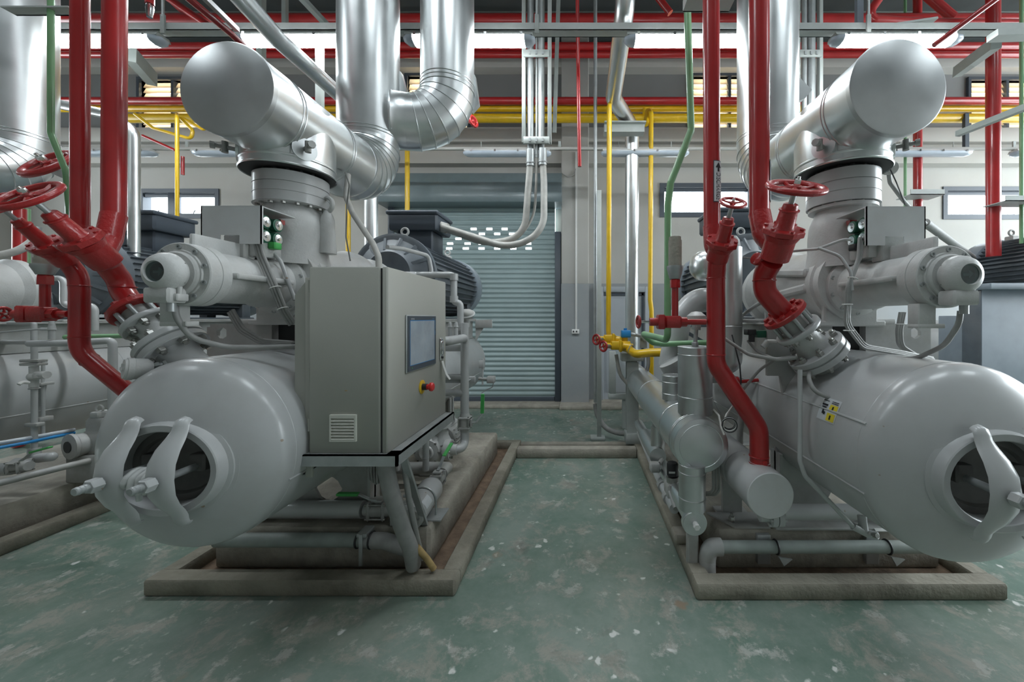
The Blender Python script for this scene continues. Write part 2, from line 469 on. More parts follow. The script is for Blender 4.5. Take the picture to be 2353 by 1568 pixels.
# column with darker foot
cx0, cx1 = xq(1290, 6.75), xq(1353, 6.75)
struct('trim_4', MB().box(cx0, cx1, 6.75, y1 + .1, zq(652, 6.75), z1, .012), M['wall'])
struct('trim_5', MB().box(cx0 - .004, cx1 + .004, 6.746, y1 + .1, 0, zq(652, 6.75)), M['dado'])
struct('baseboard_back', MB().box(SHUT[1] + .1, x1, 6.45, y1 - .005, 0, .07, .01), M['concrete_pale'])
struct('trim_6', MB().box(x0, SHUT[1] + .1, 6.55, y1 - .005, 0, .055, .01), M['concrete_pale'])
# side and front walls; large unseen side openings are added to let daylight in
SIDE = [(.2, 3.0, 1.0, 5.6), (3.6, 6.2, 1.0, 5.6)]
LSIDE = [(3.2, 4.8, 1.4, 5.0)]
for nm, xa, xb in (('wall_left', x0 - .25, x0), ('wall_right', x1, x1 + .25)):
    mbw = MB(); holed(mbw, y0, y1 + .25, 0, z1, SIDE if xa > 0 else LSIDE, lambda m, p, q, a, b: m.box(xa, xb, p, q, a, b)); struct(nm, mbw, M['wall'])
FRONT = []
mbw = MB(); holed(mbw, x0, x1, 0, z1, FRONT, lambda m, p, q, a, b: m.box(p, q, y0 - .25, y0, a, b)); struct('wall_front', mbw, M['front_wall'])
for a, b, c, d in FRONT: area('daylight_portal', ((a + b) / 2, y0 - .1, (c + d) / 2), (PI / 2, 0, 0), b - a, d - c, 1, portal=True)
for a, b, c, d in SIDE:
    area('daylight_portal', (x1 + .1, (a + b) / 2, (c + d) / 2), (0, PI / 2, 0), d - c, b - a, 1, portal=True)
for a, b, c, d in LSIDE: area('daylight_portal', (x0 - .1, (a + b) / 2, (c + d) / 2), (0, -PI / 2, 0), d - c, b - a, 1, portal=True)
for a, b, c, d in WIN + LOUV: area('daylight_portal', ((a + b) / 2, y1 + .2, (c + d) / 2), (-PI / 2, 0, 0), b - a, d - c, 1, portal=True)

def window(n, x0, x1, z0, z1, mull):
    fr = MB(); t = .06; ya, yb = 6.98, 7.12
    fr.box(x0 - .01, x1 + .01, ya, yb, z1 - .055, z1 + .02); fr.box(x0 - .01, x1 + .01, ya, yb, z0 - .02, z0 + t)
    fr.box(x0 - .01, x0 + t * 1.2, ya, yb, z0 + t, z1 - .055); fr.box(x1 - t, x1 + .01, ya, yb, z0 + t, z1 - .055)
    o = struct('window_%d' % n, fr, M['slate'])
    edges = [x0 + t] + [m for m in mull] + [x1 - t]
    for m in mull: part('mullion', MB().box(m - .07, m + .07, 6.985, 7.11, z0 + t, z1 - .055, .01), M['slate'], o)
    for a, b in zip(edges, edges[1:]):
        part('sash', MB().box(a, b, 7.0, 7.05, z1 - .13, z1 - .06, .01).box(a, b, 7.0, 7.05, z0 + .055, z0 + .075, .005), M['slate'], o)
        part('pane', MB().box(a, b, 7.05, 7.058, z0 + .05, z1 - .1), M['glass'], o)
        part('latch', MB().bar(V((a + b) / 2, 6.99, z0 + .075), V((a + b) / 2 + .05, 6.98, z0 + .13), .014, .01), M['steel'], o)
window(1, *WIN[0], [xq(395)])
window(2, *WIN[1], [])
window(3, *WIN[2], [xq(2290)])
for k, (a, b, c, d) in enumerate(LOUV):
    fr = MB().box(a - .05, a, 6.95, 7.15, c - .05, d + .05).box(b, b + .05, 6.95, 7.15, c - .05, d + .05).box(a, b, 6.95, 7.15, d, d + .05).box(a, b, 6.95, 7.15, c - .05, c)
    o = struct('window_%d' % (k + 4), fr, M['slate'])
    mid = a + (b - a) * .5
    part('mullion', MB().box(mid - .025, mid + .025, 6.98, 7.12, c, d), M['slate'], o)
    nb = 9; st = (d - c) / nb
    for s0, s1 in ((a, mid - .025), (mid + .025, b)):
        for i in range(nb):
            zz = c + st * i
            part('louvre_blade', MB().prism([(s0, 7.02, zz - .006), (s0, 7.028, zz - .012), (s0, 7.075, zz + st * 1.04), (s0, 7.067, zz + st * 1.06)], (s1 - s0, 0, 0)), M['blind'], o)
    part('pane', MB().box(a, b, 7.13, 7.136, c, d), M['glass'], o)

# the roller shutter (door_1) with its hood, guides and slats; a block of slats has cut-out light slots
hood = MB().prism([(xq(872, 6.7), 6.99, zq(385, 6.7)), (xq(872, 6.7), 6.62, zq(402, 6.7)), (xq(872, 6.7), 6.50, zq(455, 6.7)), (xq(872, 6.7), 6.54, zq(470, 6.7)), (xq(872, 6.7), 6.99, zq(470, 6.7))], (xq(1291, 6.7) - xq(872, 6.7), 0, 0))
dr = struct('door_1', MB().box(SHUT[0] - .1, SHUT[0], 6.86, 7.02, 0, SHUT[3] + .1, .008).box(SHUT[1], SHUT[1] + .11, 6.86, 7.02, 0, SHUT[3] - .55, .008), M['slate'])
part('shutter_hood', hood, M['shutter_dark'], dr)
part('hood_lip', MB().box(SHUT[0] - .1, SHUT[1] + .1, 6.80, 6.98, SHUT[3] - .02, SHUT[3] + .08, .01), M['shutter_dark'], dr)
pit = 11.05 * 7.0 / F
zt = SHUT[3]
slots = {}
for yy, xs in ((527, (1089, 1125, 1160)), (537, (1108, 1143, 1177)), (548, (1054,)), (558, (1035, 1075, 1107, 1143, 1214)), (568, (1033, 1071, 1107, 1143, 1180, 1215))):
    slots.setdefault(int((zt - zq(yy)) / pit), []).extend(xs)
i = 0; zz = zt
while zz > .14:
    zl = max(zz - pit, .10); h = zz - zl
    a, b = SHUT[0], SHUT[1]
    def prof(x, u0, u1):
        pts = []
        for k in range(7):
            u = u0 + (u1 - u0) * k / 6
            bul = .018 * math.sin(PI * min(max((u - .06) / .78, 0), 1))
            pts.append((x, 6.92 - bul, zz - h * u))
        return pts + [(x, 6.945, zz - h * u1), (x, 6.945, zz - h * u0)]
    m = MB()
    if i in slots:
        m.prism(prof(a, 0, .28), (b - a, 0, 0)); m.prism(prof(a, .74, 1), (b - a, 0, 0))
        c = a
        for px in sorted(slots[i]) + [None]:
            if px is None: m.prism(prof(c, .28, .74), (b - c, 0, 0)); break
            e0, e1 = xq(px - 7, 6.93), xq(px + 7, 6.93)
            m.prism(prof(c, .28, .74), (e0 - c, 0, 0)); c = e1
    else: m.prism(prof(a, 0, 1), (b - a, 0, 0))
    part('slat', m, M['shutter'], dr, ang=25)
    zz = zl; i += 1
part('bottom_bar', MB().box(SHUT[0], SHUT[1], 6.90, 6.97, .0, zz + .005, .01), M['slate'], dr)
area('daylight_portal', ((SHUT[0] + SHUT[1]) / 2, y1 + .2, 2.95), (-PI / 2, 0, 0), 2.6, .9, 1, portal=True)

# the plain grey personnel door behind the silver riser (door_2)
fr = MB().box(DOORH[0] - .13, DOORH[0], 6.93, 7.05, 0, DOORH[3] + .1, .008).box(DOORH[1], DOORH[1] + .13, 6.93, 7.05, 0, DOORH[3] + .1, .008).box(DOORH[0], DOORH[1], 6.93, 7.05, DOORH[3], DOORH[3] + .1, .008)
dr2 = struct('door_2', fr, M['door'])
part('door_leaf', MB().box(DOORH[0] - .02, DOORH[1] + .02, 6.99, 7.06, .0, DOORH[3] + .02).box(DOORH[0] + .05, DOORH[1] - .09, 6.98, 6.995, .2, DOORH[3] - .12, .006), M['door'], dr2)
part('door_rim', MB().box(DOORH[0], DOORH[1], 6.97, 6.99, DOORH[3] - .06, DOORH[3] - .02).box(DOORH[1] - .06, DOORH[1] - .02, 6.97, 6.99, 0, DOORH[3]), M['slate'], dr2)
# ------------------------------------------------------------------ concrete: bunds, plinths
def bund(x0, x1, y0, y1, h, t, label):
    m = MB()
    m.box(x0, x1, y0, y0 + t, 0, h, .012); m.box(x0, x0 + t, y0 + t - .012, y1, 0, h - .001, .012); m.box(x1 - t, x1, y0 + t - .012, y1, 0, h - .001, .012)
    m.box(x0 + t - .012, x1 - t + .012, y1 - t, y1, 0, h - .002, .012)
    o = solo('concrete_bund', m, M['concrete'], label, 'curb', 'concrete drip curbs round the machine plinths')
    part('silt_bed', MB().box(x0 + t, x1 - t, y0 + t, y1 - t, .001, .012), M['soil'], o, 'brown silt lying in the drain gap')
    return o
bund(-2.47, -.70, 2.14, 4.62, .09, .108, 'low stained concrete curb round the plinth under the machine with the control cabinet')
bund(.655, 2.40, 2.11, 4.62, .088, .106, 'low stained concrete curb round the plinth under the machine beside the silver oil pipes')
bund(-5.60, -3.82, 2.14, 4.62, .09, .108, 'low concrete curb at the left edge of the picture, mostly hidden by piping')
solo('cross_curb', MB().box(-.70, .655, 4.24, 4.36, 0, .105, .012), M['concrete_pale'], 'low concrete curb closing the far end of the green aisle between the machines', 'curb')
solo('cross_curb', MB().box(-.70, .655, 4.50, 4.60, 0, .075, .012), M['concrete_pale'], 'second low concrete curb just behind the curb that closes the aisle', 'curb')

def plinth(x0, x1, y0, y1, h, label):
    return solo('concrete_plinth', MB().box(x0, x1, y0, y1, .012, h, .02), M['concrete_pale'], label, 'plinth', 'raised concrete machine plinths')
plinth(-2.28, -.93, 2.36, 4.34, .265, 'raised concrete plinth carrying the machine with the beige control cabinet')
plinth(.857, 2.26, 2.36, 4.34, .255, 'raised concrete plinth carrying the machine right of the green aisle')
plinth(-5.40, -4.02, 2.36, 4.34, .265, 'raised concrete plinth carrying the leftmost machine, blue hoses lying on it')

# ------------------------------------------------------------------ oil separator vessel
def oval(c, rx, rz, y, seg=48):
    return [V(c.x + rx * math.cos(2 * PI * k / seg), y, c.z + rz * math.sin(2 * PI * k / seg)) for k in range(seg)]

def vessel(cx, Y1, R, cz, Yend, label, base=.265, hatch=True, orx=.235, orz=.190, hx=0.0, hz=-.015, face=.19, saddle_hole=.06, H=.17):
    t = thing('oil_separator', (cx, (Y1 + Yend) / 2, base), label, 'pressure vessel', 'grey oil separator vessels')
    c = V(cx, 0, cz)
    hc = V(cx + hx, 0, cz + hz)
    m = MB(); seg = 64; rings = []
    if hatch:
        for k in range(11):
            s = k / 10
            ring = []
            for q in range(seg):
                a = 2 * PI * q / seg
                ox = hc.x + (orx - .02) * math.cos(a); oz = hc.z + (orz - .02) * math.sin(a)
                ex = cx + R * math.cos(a); ez = cz + R * math.sin(a)
                ss = math.sin(s * PI / 2)
                x = ox + (ex - ox) * ss; z = oz + (ez - oz) * ss
                rho = min(math.hypot(x - cx, z - cz) / R, 1)
                ring.append(V(x, Y1 - H * math.sqrt(max(1 - rho ** 2.3, 0)), z))
            rings.append(ring)
    else:
        for k in range(1, 11):
            a = k / 10 * PI / 2
            rings.append([V(cx + R * math.sin(a) * math.cos(2 * PI * q / seg), Y1 - H * math.cos(a), cz + R * math.sin(a) * math.sin(2 * PI * q / seg)) for q in range(seg)])
    def ringat(y, r): return [V(cx + r * math.cos(2 * PI * q / seg), y, cz + r * math.sin(2 * PI * q / seg)) for q in range(seg)]
    rings.append(ringat(Yend, R))
    for k in range(1, 9):
        a = k / 8 * PI / 2 * .98
        rings.append(ringat(Yend + H * math.sin(a), R * math.cos(a)))
    m.loft(rings, cap0=not hatch)
    part('shell', m, M['grey'], t, ang=50)
    w = MB()
    w.torus(V(cx, Y1 + .02, cz), (0, 1, 0), R - .001, .003, 64, 6)
    w.torus(V(cx, Yend, cz), (0, 1, 0), R, .004, 64, 6)
    mid = Y1 + (Yend - Y1) * .52
    w.torus(V(cx, mid, cz), (0, 1, 0), R, .004, 64, 6)
    for a in (math.radians(200), math.radians(-18), math.radians(158)):
        p = V(cx + R * math.cos(a), 0, cz + R * math.sin(a))
        w.cyl(V(p.x, Y1, p.z), V(p.x, Yend, p.z), .006, seg=6)
    part('weld_seam', w, M['grey'], t)
    if hatch:
        yf = Y1 - face
        n = MB()
        n.loft([oval(hc, orx + .050, orz + .045, yf + .10), oval(hc, orx + .036, orz + .034, yf + .068), oval(hc, orx + .037, orz + .036, yf + .060), oval(hc, orx + .023, orz + .022, yf + .056),
                oval(hc, orx + .024, orz + .023, yf + .048), oval(hc, orx + .008, orz + .007, yf + .042), oval(hc, orx, orz, yf + .004), oval(hc, orx - .004, orz - .004, yf),
                oval(hc, orx - .028, orz - .028, yf), oval(hc, orx - .032, orz - .032, yf + .004), oval(hc, orx - .036, orz - .036, yf + .13)], False, False)
        part('manhole_neck', n, M['grey'], t, ang=30)
        k = MB(); ii = orx - .033; kk = orz - .033
        k.loft([oval(hc, ii, kk, yf + .10), oval(hc, ii, kk, yf + .075), oval(hc, ii - .03, kk - .03, yf + .072), oval(hc, ii - .04, kk - .04, yf + .085), oval(hc, .01, .01, yf + .09)], True, True)
        part('manhole_cover', k, M['cover'], t, 'dark inner manhole cover', ang=25)
        for s in (-1, 1):
            xb = hc.x + s * .100
            boss = MB().box(xb - .035, xb + .035, yf + .045, yf + .09, hc.z - .02, hc.z + .05, .008)
            part('stud_lug', boss, M['cover'], t)
            # bowed yoke: an arched strap standing over the opening
            prof = [(.206, .010), (.200, -.006), (.186, -.012), (.168, -.016), (.140, -.034), (.105, -.062), (.06, -.084), (0, -.092), (-.06, -.084), (-.105, -.062), (-.140, -.034), (-.168, -.016), (-.186, -.012), (-.200, -.006), (-.206, .010)]
            wid = [.026, .031, .032, .034, .041, .049, .055, .057, .055, .049, .041, .034, .032, .031, .026]
            sc = orz / .19; rings = []
            for i, ((zz, yy), hw) in enumerate(zip(prof, wid)):
                a = prof[max(i - 1, 0)]; b = prof[min(i + 1, len(prof) - 1)]
                tz, ty = (b[0] - a[0]), (b[1] - a[1]); L = math.hypot(tz, ty)
                ny, nz = (-abs(tz) / L, 0) if L == 0 else (tz / L, -ty / L)
                if ny > 0: ny, nz = -ny, -nz
                ring = []
                for q in range(12):
                    an = 2 * PI * q / 12
                    dx = hw * (abs(math.cos(an)) ** .6) * (1 if math.cos(an) >= 0 else -1); dn = .008 * math.sin(an) + .012 * (1 - (dx / hw) ** 2)
                    ring.append(V(xb + dx, yf + yy + ny * dn, hc.z + zz * sc + nz * dn))
                rings.append(ring)
            y = part('yoke', MB().loft(rings), M['grey'], t, ang=60)
            part('stud', MB().cyl(V(xb, yf + .08, hc.z), V(xb, yf - .19, hc.z), .0145, seg=14, ch=.003).torus(V(xb, yf - .165, hc.z), (0, 1, 0), .0145, .0016, 14, 5).torus(V(xb, yf - .178, hc.z), (0, 1, 0), .0145, .0016, 14, 5), M['steel'], y)
            part('nut', MB().hexa(V(xb, yf - .118, hc.z), (0, -1, 0), .027, .034), M['grey'], y)
    # saddles with a round hole through the web
    for ys, hole in ((Y1 + .80, True), (Y1 + 2.35, False)):
        if ys > Yend - .1: continue
        s = MB(); a0, a1 = cx - R * .86, cx + R * .86; zb = base
        top = lambda x: cz - math.sqrt(max(R * R - (x - cx) ** 2, 0)) if abs(x - cx) < R else cz
        n = 24; hxx, hzz, hr = cx + saddle_hole, zb + .165, .083
        for i in range(n):
            p = a0 + (a1 - a0) * i / n; q = a0 + (a1 - a0) * (i + 1) / n; mdx = (p + q) / 2
            def col(zlo0, zlo1, zhi0, zhi1):
                s.prism([(p, ys, zlo0), (q, ys, zlo1), (q, ys, zhi1), (p, ys, zhi0)], (0, .02, 0))
            if hole and abs(mdx - hxx) < hr:
                h0 = math.sqrt(max(hr ** 2 - (p - hxx) ** 2, 0)); h1 = math.sqrt(max(hr ** 2 - (q - hxx) ** 2, 0))
                col(zb, zb, hzz - h0, hzz - h1); col(hzz + h0, hzz + h1, top(p) + .01, top(q) + .01)
            else: col(zb, zb, top(p) + .01, top(q) + .01)
        s.box(a0 - .03, a1 + .03, ys - .07, ys + .09, zb, zb + .018, .004)
        s.box(a0, a0 + .018, ys - .05, ys + .07, zb + .018, top(a0 + .02)); s.box(a1 - .018, a1, ys - .05, ys + .07, zb + .018, top(a1 - .02))
        part('saddle', s, M['grey_dusty'], t)
    return t

def sticker(parent, cx, cz, R, ang0, ya, w, h, name='warning_label'):
    """a warning sticker bent over the shell: white sheet, two yellow fields, a black figure"""
    def patch(u0, u1, v0, v1, lift):
        n = 6; rr = R + lift; g = []
        if math.cos(ang0) < 0: u0, u1 = 1 - u0, 1 - u1
        for i in range(n + 1):
            a = ang0 + (v0 + (v1 - v0) * i / n) * h / R
            g.append([V(cx + rr * math.cos(a), ya + (u0 + (u1 - u0) * j) * w, cz + rr * math.sin(a)) for j in (0, 1)])
        m = MB()
        for a, b in zip(g, g[1:]): m.add([a[0], a[1], b[1], b[0]], [(0, 1, 2, 3)])
        return m
    b = part(name, patch(0, 1, 0, 1, .0015), M['paper'], parent, 'white and yellow warning sticker')
    for mat, rects in (('yellow_ink', [(.52, .95, .62, .95), (.52, .95, .25, .52)]),
                       ('ink', [(.10, .42, .28, .36), (.14, .38, .40, .46), (.22, .30, .46, .72), (.30, .40, .62, .74), (.68, .76, .70, .88), (.68, .76, .32, .46), (.55, .92, .10, .13), (.55, .92, .17, .20), (.08, .40, .12, .15)])):
        m = MB()
        for r in rects:
            q = patch(*r, .003 if mat == 'yellow_ink' else .0042); m.add(q.v, q.f)
        part('print', m, M[mat], b)

# ------------------------------------------------------------------ screw compressor
def compressor(cx, Yd, z, Yst, label, rf=.138, stack_r=.19, stack=True, neck=.188):
    """cx axis; Yd dome front; Yst the suction stack's centre in depth"""
    t = thing('screw_compressor', (cx, Yst, z - .35), label, 'compressor', 'grey screw compressors')
    ax = V(0, 1, 0)
    yf = Yd + .10
    d = MB().lathe(V(cx, Yd, z), ax, [(0, .044), (.002, .049), (.008, .062), (.018, .073), (.032, .081), (.045, .084), (.056, .084), (.056, .070), (.10, .070)], 36, cap0=False)
    d.lathe(V(cx, Yd, z), ax, [(0, .044), (.012, .041), (.020, .037), (.020, .002)], 36, False, True)
    dm = part('indicator_dome', d, M['grey_cast'], t)
    part('sight_glass', MB().lathe(V(cx, Yd + .008, z), ax, [(0, .041), (.003, .041)], 24), M['sight'], dm)
    part('dial', MB().lathe(V(cx, Yd + .0185, z), ax, [(0, .036), (.0012, .036)], 24), M['cover'], dm)
    part('pointer', MB().box(cx - .018, cx + .010, Yd + .014, Yd + .017, z - .006, z + .004).prism([(cx + .006, Yd + .014, z + .018), (cx + .024, Yd + .014, z + .004), (cx + .004, Yd + .014, z - .018)], (0, .003, 0)), M['steel'], dm)
    bolts(t, V(cx, Yd + .058, z), -ax, .079, 6, .006, .006, M['bolt'], ph=.5)
    part('terminal_foot', MB().box(cx - .06, cx + .05, Yd + .01, Yd + .09, z - .128, z - .066, .008).box(cx + .03, cx + .066, Yd + .03, Yd + .08, z - .12, z - .09, .004).cyl(V(cx + .056, Yd + .05, z - .09), V(cx + .056, Yd + .05, z - .06), .009, seg=10), M['grey_cast'], t)
    part('cable_gland', MB().cyl(V(cx + .02, Yd + .05, z - .128), V(cx + .02, Yd + .05, z - .165), .016, seg=10), M['steel'], t)
    ad = MB().lathe(V(cx, Yd + .072, z), ax, [(0, .07), (.006, .07), (.006, .090), (.012, .097), (.022, .097), (.022, .104), (.03, .108)], 32)
    part('adapter_ring', ad, M['grey_cast'], t)
    Yb = Yst - .10
    cyl = MB().lathe(V(cx, yf, z), ax, [(0, rf - .004), (.004, rf), (.055, rf), (.056, rf - .003), (.060, rf - .003), (.061, rf), (.105, rf), (.125, rf - .018), (Yb - yf - .17, rf - .018), (Yb - yf - .15, rf - .004), (Yb - yf - .05, rf - .004), (Yb - yf - .03, rf + .03), (Yb - yf, rf + .03)], 40)
    for s in (-1, 1):
        cyl.box(cx + s * (rf - .03), cx + s * (rf + .012), yf + .12, Yb - .08, z - .008, z + .018, .005)
    cyl.box(cx - .012, cx + .012, yf + .05, yf + .30, z + rf - .03, z + rf + .05, .006)
    part('slide_valve_cylinder', cyl, M['grey_cast'], t)
    bolts(t, V(cx, yf, z), -ax, rf * .86, 10, .0105, .006, M['steel'], ph=.3, style='socket')
    # rotor casing: lobed body behind the flange ring
    rb = rf + .055; zc = z + .025; rings = []
    prof = [(0, 1.0), (.05, 1.0), (.06, 1.06), (.11, 1.06), (.13, .97), (.30, .95), (.42, 1.08), (.56, 1.12), (.60, 1.24), (.66, 1.24), (.70, 1.05), (.86, 1.0), (.90, 1.18), (.96, 1.18)]
    m = MB(); u = V(1, 0, 0); v = V(0, 0, 1)
    for q, k in prof:
        c = V(cx, Yb + q, zc)
        rings.append([c + u * (rb * k * math.cos(a) * (1 + .10 * abs(math.cos(a)))) + v * (rb * k * math.sin(a) * (1 + .16 * abs(math.sin(a)))) for a in (2 * PI * i / 40 for i in range(40))])
    m.loft(rings)
    m.box(cx - rf - .02, cx + rf + .02, Yb + .02, Yb + .06, z - rf - .075, z - .02, .008)
    m.box(cx - rf - .07, cx + rf + .07, Yb + .02, Yb + .20, z - rf - .095, z - rf - .06, .008)
    m.box(cx - rf - .02, cx + rf + .02, Yb + .72, Yb + .76, z - rf - .075, z - .02, .008)
    for s in (-1, 1):
        m.bar(V(cx + s * rb * 1.08, Yb + .1, zc + .07), V(cx + s * rb * 1.05, Yb + .62, zc + .13), .05, .05, b=.012)
        m.bar(V(cx + s * rb * 1.08, Yb + .1, zc - .02), V(cx + s * rb * 1.10, Yb + .62, zc - .06), .05, .05, b=.012)
        # side inspection covers
    part('rotor_casing', m, M['grey_cast'], t, ang=32)
    for s in (-1, 1):
        cv = MB().lathe(V(cx + s * .07, Yb - .02, z + .155), (s * .55, -1, .12), [(-.09, .11), (0, .11), (.006, .106), (.006, .024), (.018, .022), (.02, .0)], 28)
        part('end_cover', cv, M['grey_cast'], t)
        bolts(t, V(cx + s * .07, Yb - .02, z + .155) + V(s * .55, -1, .12).normalized() * .004, (s * .55, -1, .12), .088, 8, .0085, .007, M['bolt'], ph=.2, style='socket')
    bolts(t, V(cx, Yb - .03, z), -ax, rf + .016, 10, .012, .010, M['steel'], ph=.3, style='socket')
    # mounting foot plate at the front
    part('mounting_bracket', MB().box(cx - .11, cx - .03, yf + .02, yf + .08, z - rf - .075, z - rf + .02, .004).box(cx - .11, cx + .01, yf + .02, yf + .08, z - rf - .09, z - rf - .07, .003), M['grey_cast'], t)
    if stack:
        zt = 2.25
        nk = MB().lathe(V(cx, Yst, z + .12), (0, 0, 1), [(0, neck * 1.05), (.10, neck * .98), (.18, neck * .98), (.25, neck * .95), (.30, neck * .88), (.335, neck * .78), (.35, neck * .74), (.352, stack_r * .95), (zt - z - .12, stack_r * .95)], 36)
        part('suction_neck', nk, M['grey_cast'], t)
    part('lifting_eye', MB().torus(V(cx + .20, Yst + .02, z + .50), (.35, 1, 0), .042, .013, 24, 8).lathe(V(cx + .20, Yst + .02, z + .20), (0, 0, 1), [(0, .05), (.18, .04), (.21, .038), (.26, .02)], 16), M['grey_cast'], t)
    return t

def suction_spool(cx, Y, z0, z1, r, label):
    """stack of bolted grey flanges between the compressor neck and the clad duct"""
    t = thing('suction_filter', (cx, Y, z0), label, 'filter', 'grey flanged suction filters')
    h = z1 - z0
    m = MB().lathe(V(cx, Y, z0), (0, 0, 1), [(0, r), (h * .30, r), (h * .30, r * .985), (h * .33, r * .985), (h * .33, r), (h * .62, r), (h * .62, r * .97), (h * .65, r * .97), (h * .65, r), (h, r)], 48)
    part('flange_body', m, M['grey'], t)
    bolts(t, V(cx, Y, z0), (0, 0, -1), r * .86, 16, .013, .016, M['bolt'])
    bolts(t, V(cx, Y, z1), (0, 0, 1), r * .84, 16, .013, .020, M['dark'], ph=.1)  # upper bolts near-black, the shade of the gap in their colour
    part('flange_gap_shade', MB().lathe(V(cx, Y, z1 - .002), (0, 0, 1), [(0, r * .78), (.085, r * .78)], 36), M['dark'], t)  # near-black core, the shade of the open flange gap given as colour
    return t

# ------------------------------------------------------------------ aluminium-clad ducts
def seam_ring(mb, c, ax, r):
    mb.torus(c, ax, r, .004, 44, 6); return mb

def gores(parent, C, u, w, Rb, r, a0, a1, n, mat, seam):
    """mitred elbow built gore by gore about centre C, radial u, tangent w"""
    nrm = u.cross(w).normalized()
    def ring(a, rr=r):
        d = u * math.cos(a) + w * math.sin(a)
        return [C + d * (Rb + rr * math.cos(2 * PI * k / 40)) + nrm * (rr * math.sin(2 * PI * k / 40)) for k in range(40)]
    for i in range(n):
        b0 = a0 + (a1 - a0) * i / n; b1 = a0 + (a1 - a0) * (i + 1) / n
        lip = (b1 - b0) * .10
        part('elbow_gore', MB().loft([ring(b0, r + .0), ring(b0 + lip * .3, r + .006), ring(b0 + lip, r + .006), ring(b0 + lip * 1.2, r), ring(b1, r)], False, False), mat, parent)

def main_duct(cx, Ycap, z, r, Ybr, rb, zb, Yr, rr, ztop, label, Yend=None, seam_dz=.0):
    """horizontal clad duct with flat end cap, branch down to the suction filter, elbow up into the riser"""
    t = thing('suction_duct', (cx, Ybr, zb), label, 'duct', 'aluminium clad suction ducts')
    ax = V(0, 1, 0)
    part('end_cap', MB().lathe(V(cx, Ycap - .006, z), ax, [(0, r - .004), (.004, r + .004), (.03, r + .004), (.03, r - .004)], 56), M['clad_dark'], t, 'flat end cap of the duct, dark reflection put into its colour')
    Rb = rr * 1.35
    Ye = Yr - Rb
    m = MB().lathe(V(cx, Ycap, z), ax, [(0, r), (Ye - Ycap - .12, r), (Ye - Ycap, rr)], 56, False, False)
    part('duct_shell', m, M['clad'], t, ang=60)
    s = MB()
    for y in (Ycap + .21, Ycap + .235, Ybr + rb + .03, Ybr + rb + .055): seam_ring(s, V(cx, y, z), ax, r)
    part('lap_seam', s, M['seam'], t, kind='stuff')
    # branch
    zs = z - r * .35
    b = MB().lathe(V(cx, Ybr, zb), (0, 0, 1), [(0, rb + .004), (.006, rb + .008), (.012, rb + .004), (.012, rb), (.045, rb), (.050, rb + .004), (.058, rb + .004), (.062, rb), (zs - zb, rb), (zs - zb + r * .5, rb * .92), (zs - zb + r * .9, r * .90)], 56, False, False)
    part('branch_shell', b, M['clad'], t, ang=30)
    part('branch_seam', MB().cyl(V(cx + rb * math.sin(.65), Ybr - rb * math.cos(.65), zb + .06), V(cx + rb * math.sin(.65), Ybr - rb * math.cos(.65), zs), .0035, seg=6).cyl(V(cx - rb * math.sin(.65), Ybr - rb * math.cos(.65), zb + .06), V(cx - rb * math.sin(.65), Ybr - rb * math.cos(.65), zs), .0035, seg=6), M['seam'], t)
    part('branch_lid', MB().lathe(V(cx, Ybr, zb + .002), (0, 0, 1), [(0, rb - .002), (.004, rb - .002)], 40), M['dark'], t)
    # inspection discs either side, low on the branch
    for sgn in (-1, 1):
        n = V(sgn * .80, -.60, 0).normalized(); p = V(cx, Ybr, zb + .10) + n * (rb - .004)
        part('port_disc', MB().lathe(p, n, [(0, .062), (.012, .062), (.012, .055), (.016, .012), (.016, 0)], 24), M['clad'], t)
        part('port_valve', MB().cyl(p + n * .01, p + n * .10, .012, seg=10).cyl(p + n * .06 + V(0, 0, -.03), p + n * .06 + V(0, 0, .03), .016, seg=10).cyl(p + n * .10, p + n * .12, .020, seg=8), M['grey_dusty'], t)
    # elbow and riser
    gores(t, V(cx, Yr - Rb, z + Rb), V(0, 0, -1), V(0, 1, 0), Rb, rr, 0, PI / 2, 7, M['clad'], M['seam'])
    zr = z + Rb
    part('riser_shell', MB().lathe(V(cx, Yr, zr), (0, 0, 1), [(0, rr), (ztop - zr, rr)], 56, False, False), M['clad'], t, ang=60)
    s = MB()
    for zz in (zr + .03, zr + .055): seam_ring(s, V(cx, Yr, zz), (0, 0, 1), rr)
    zz = zr + .9
    part('riser_seam', s, M['seam'], t, kind='stuff')
    return t

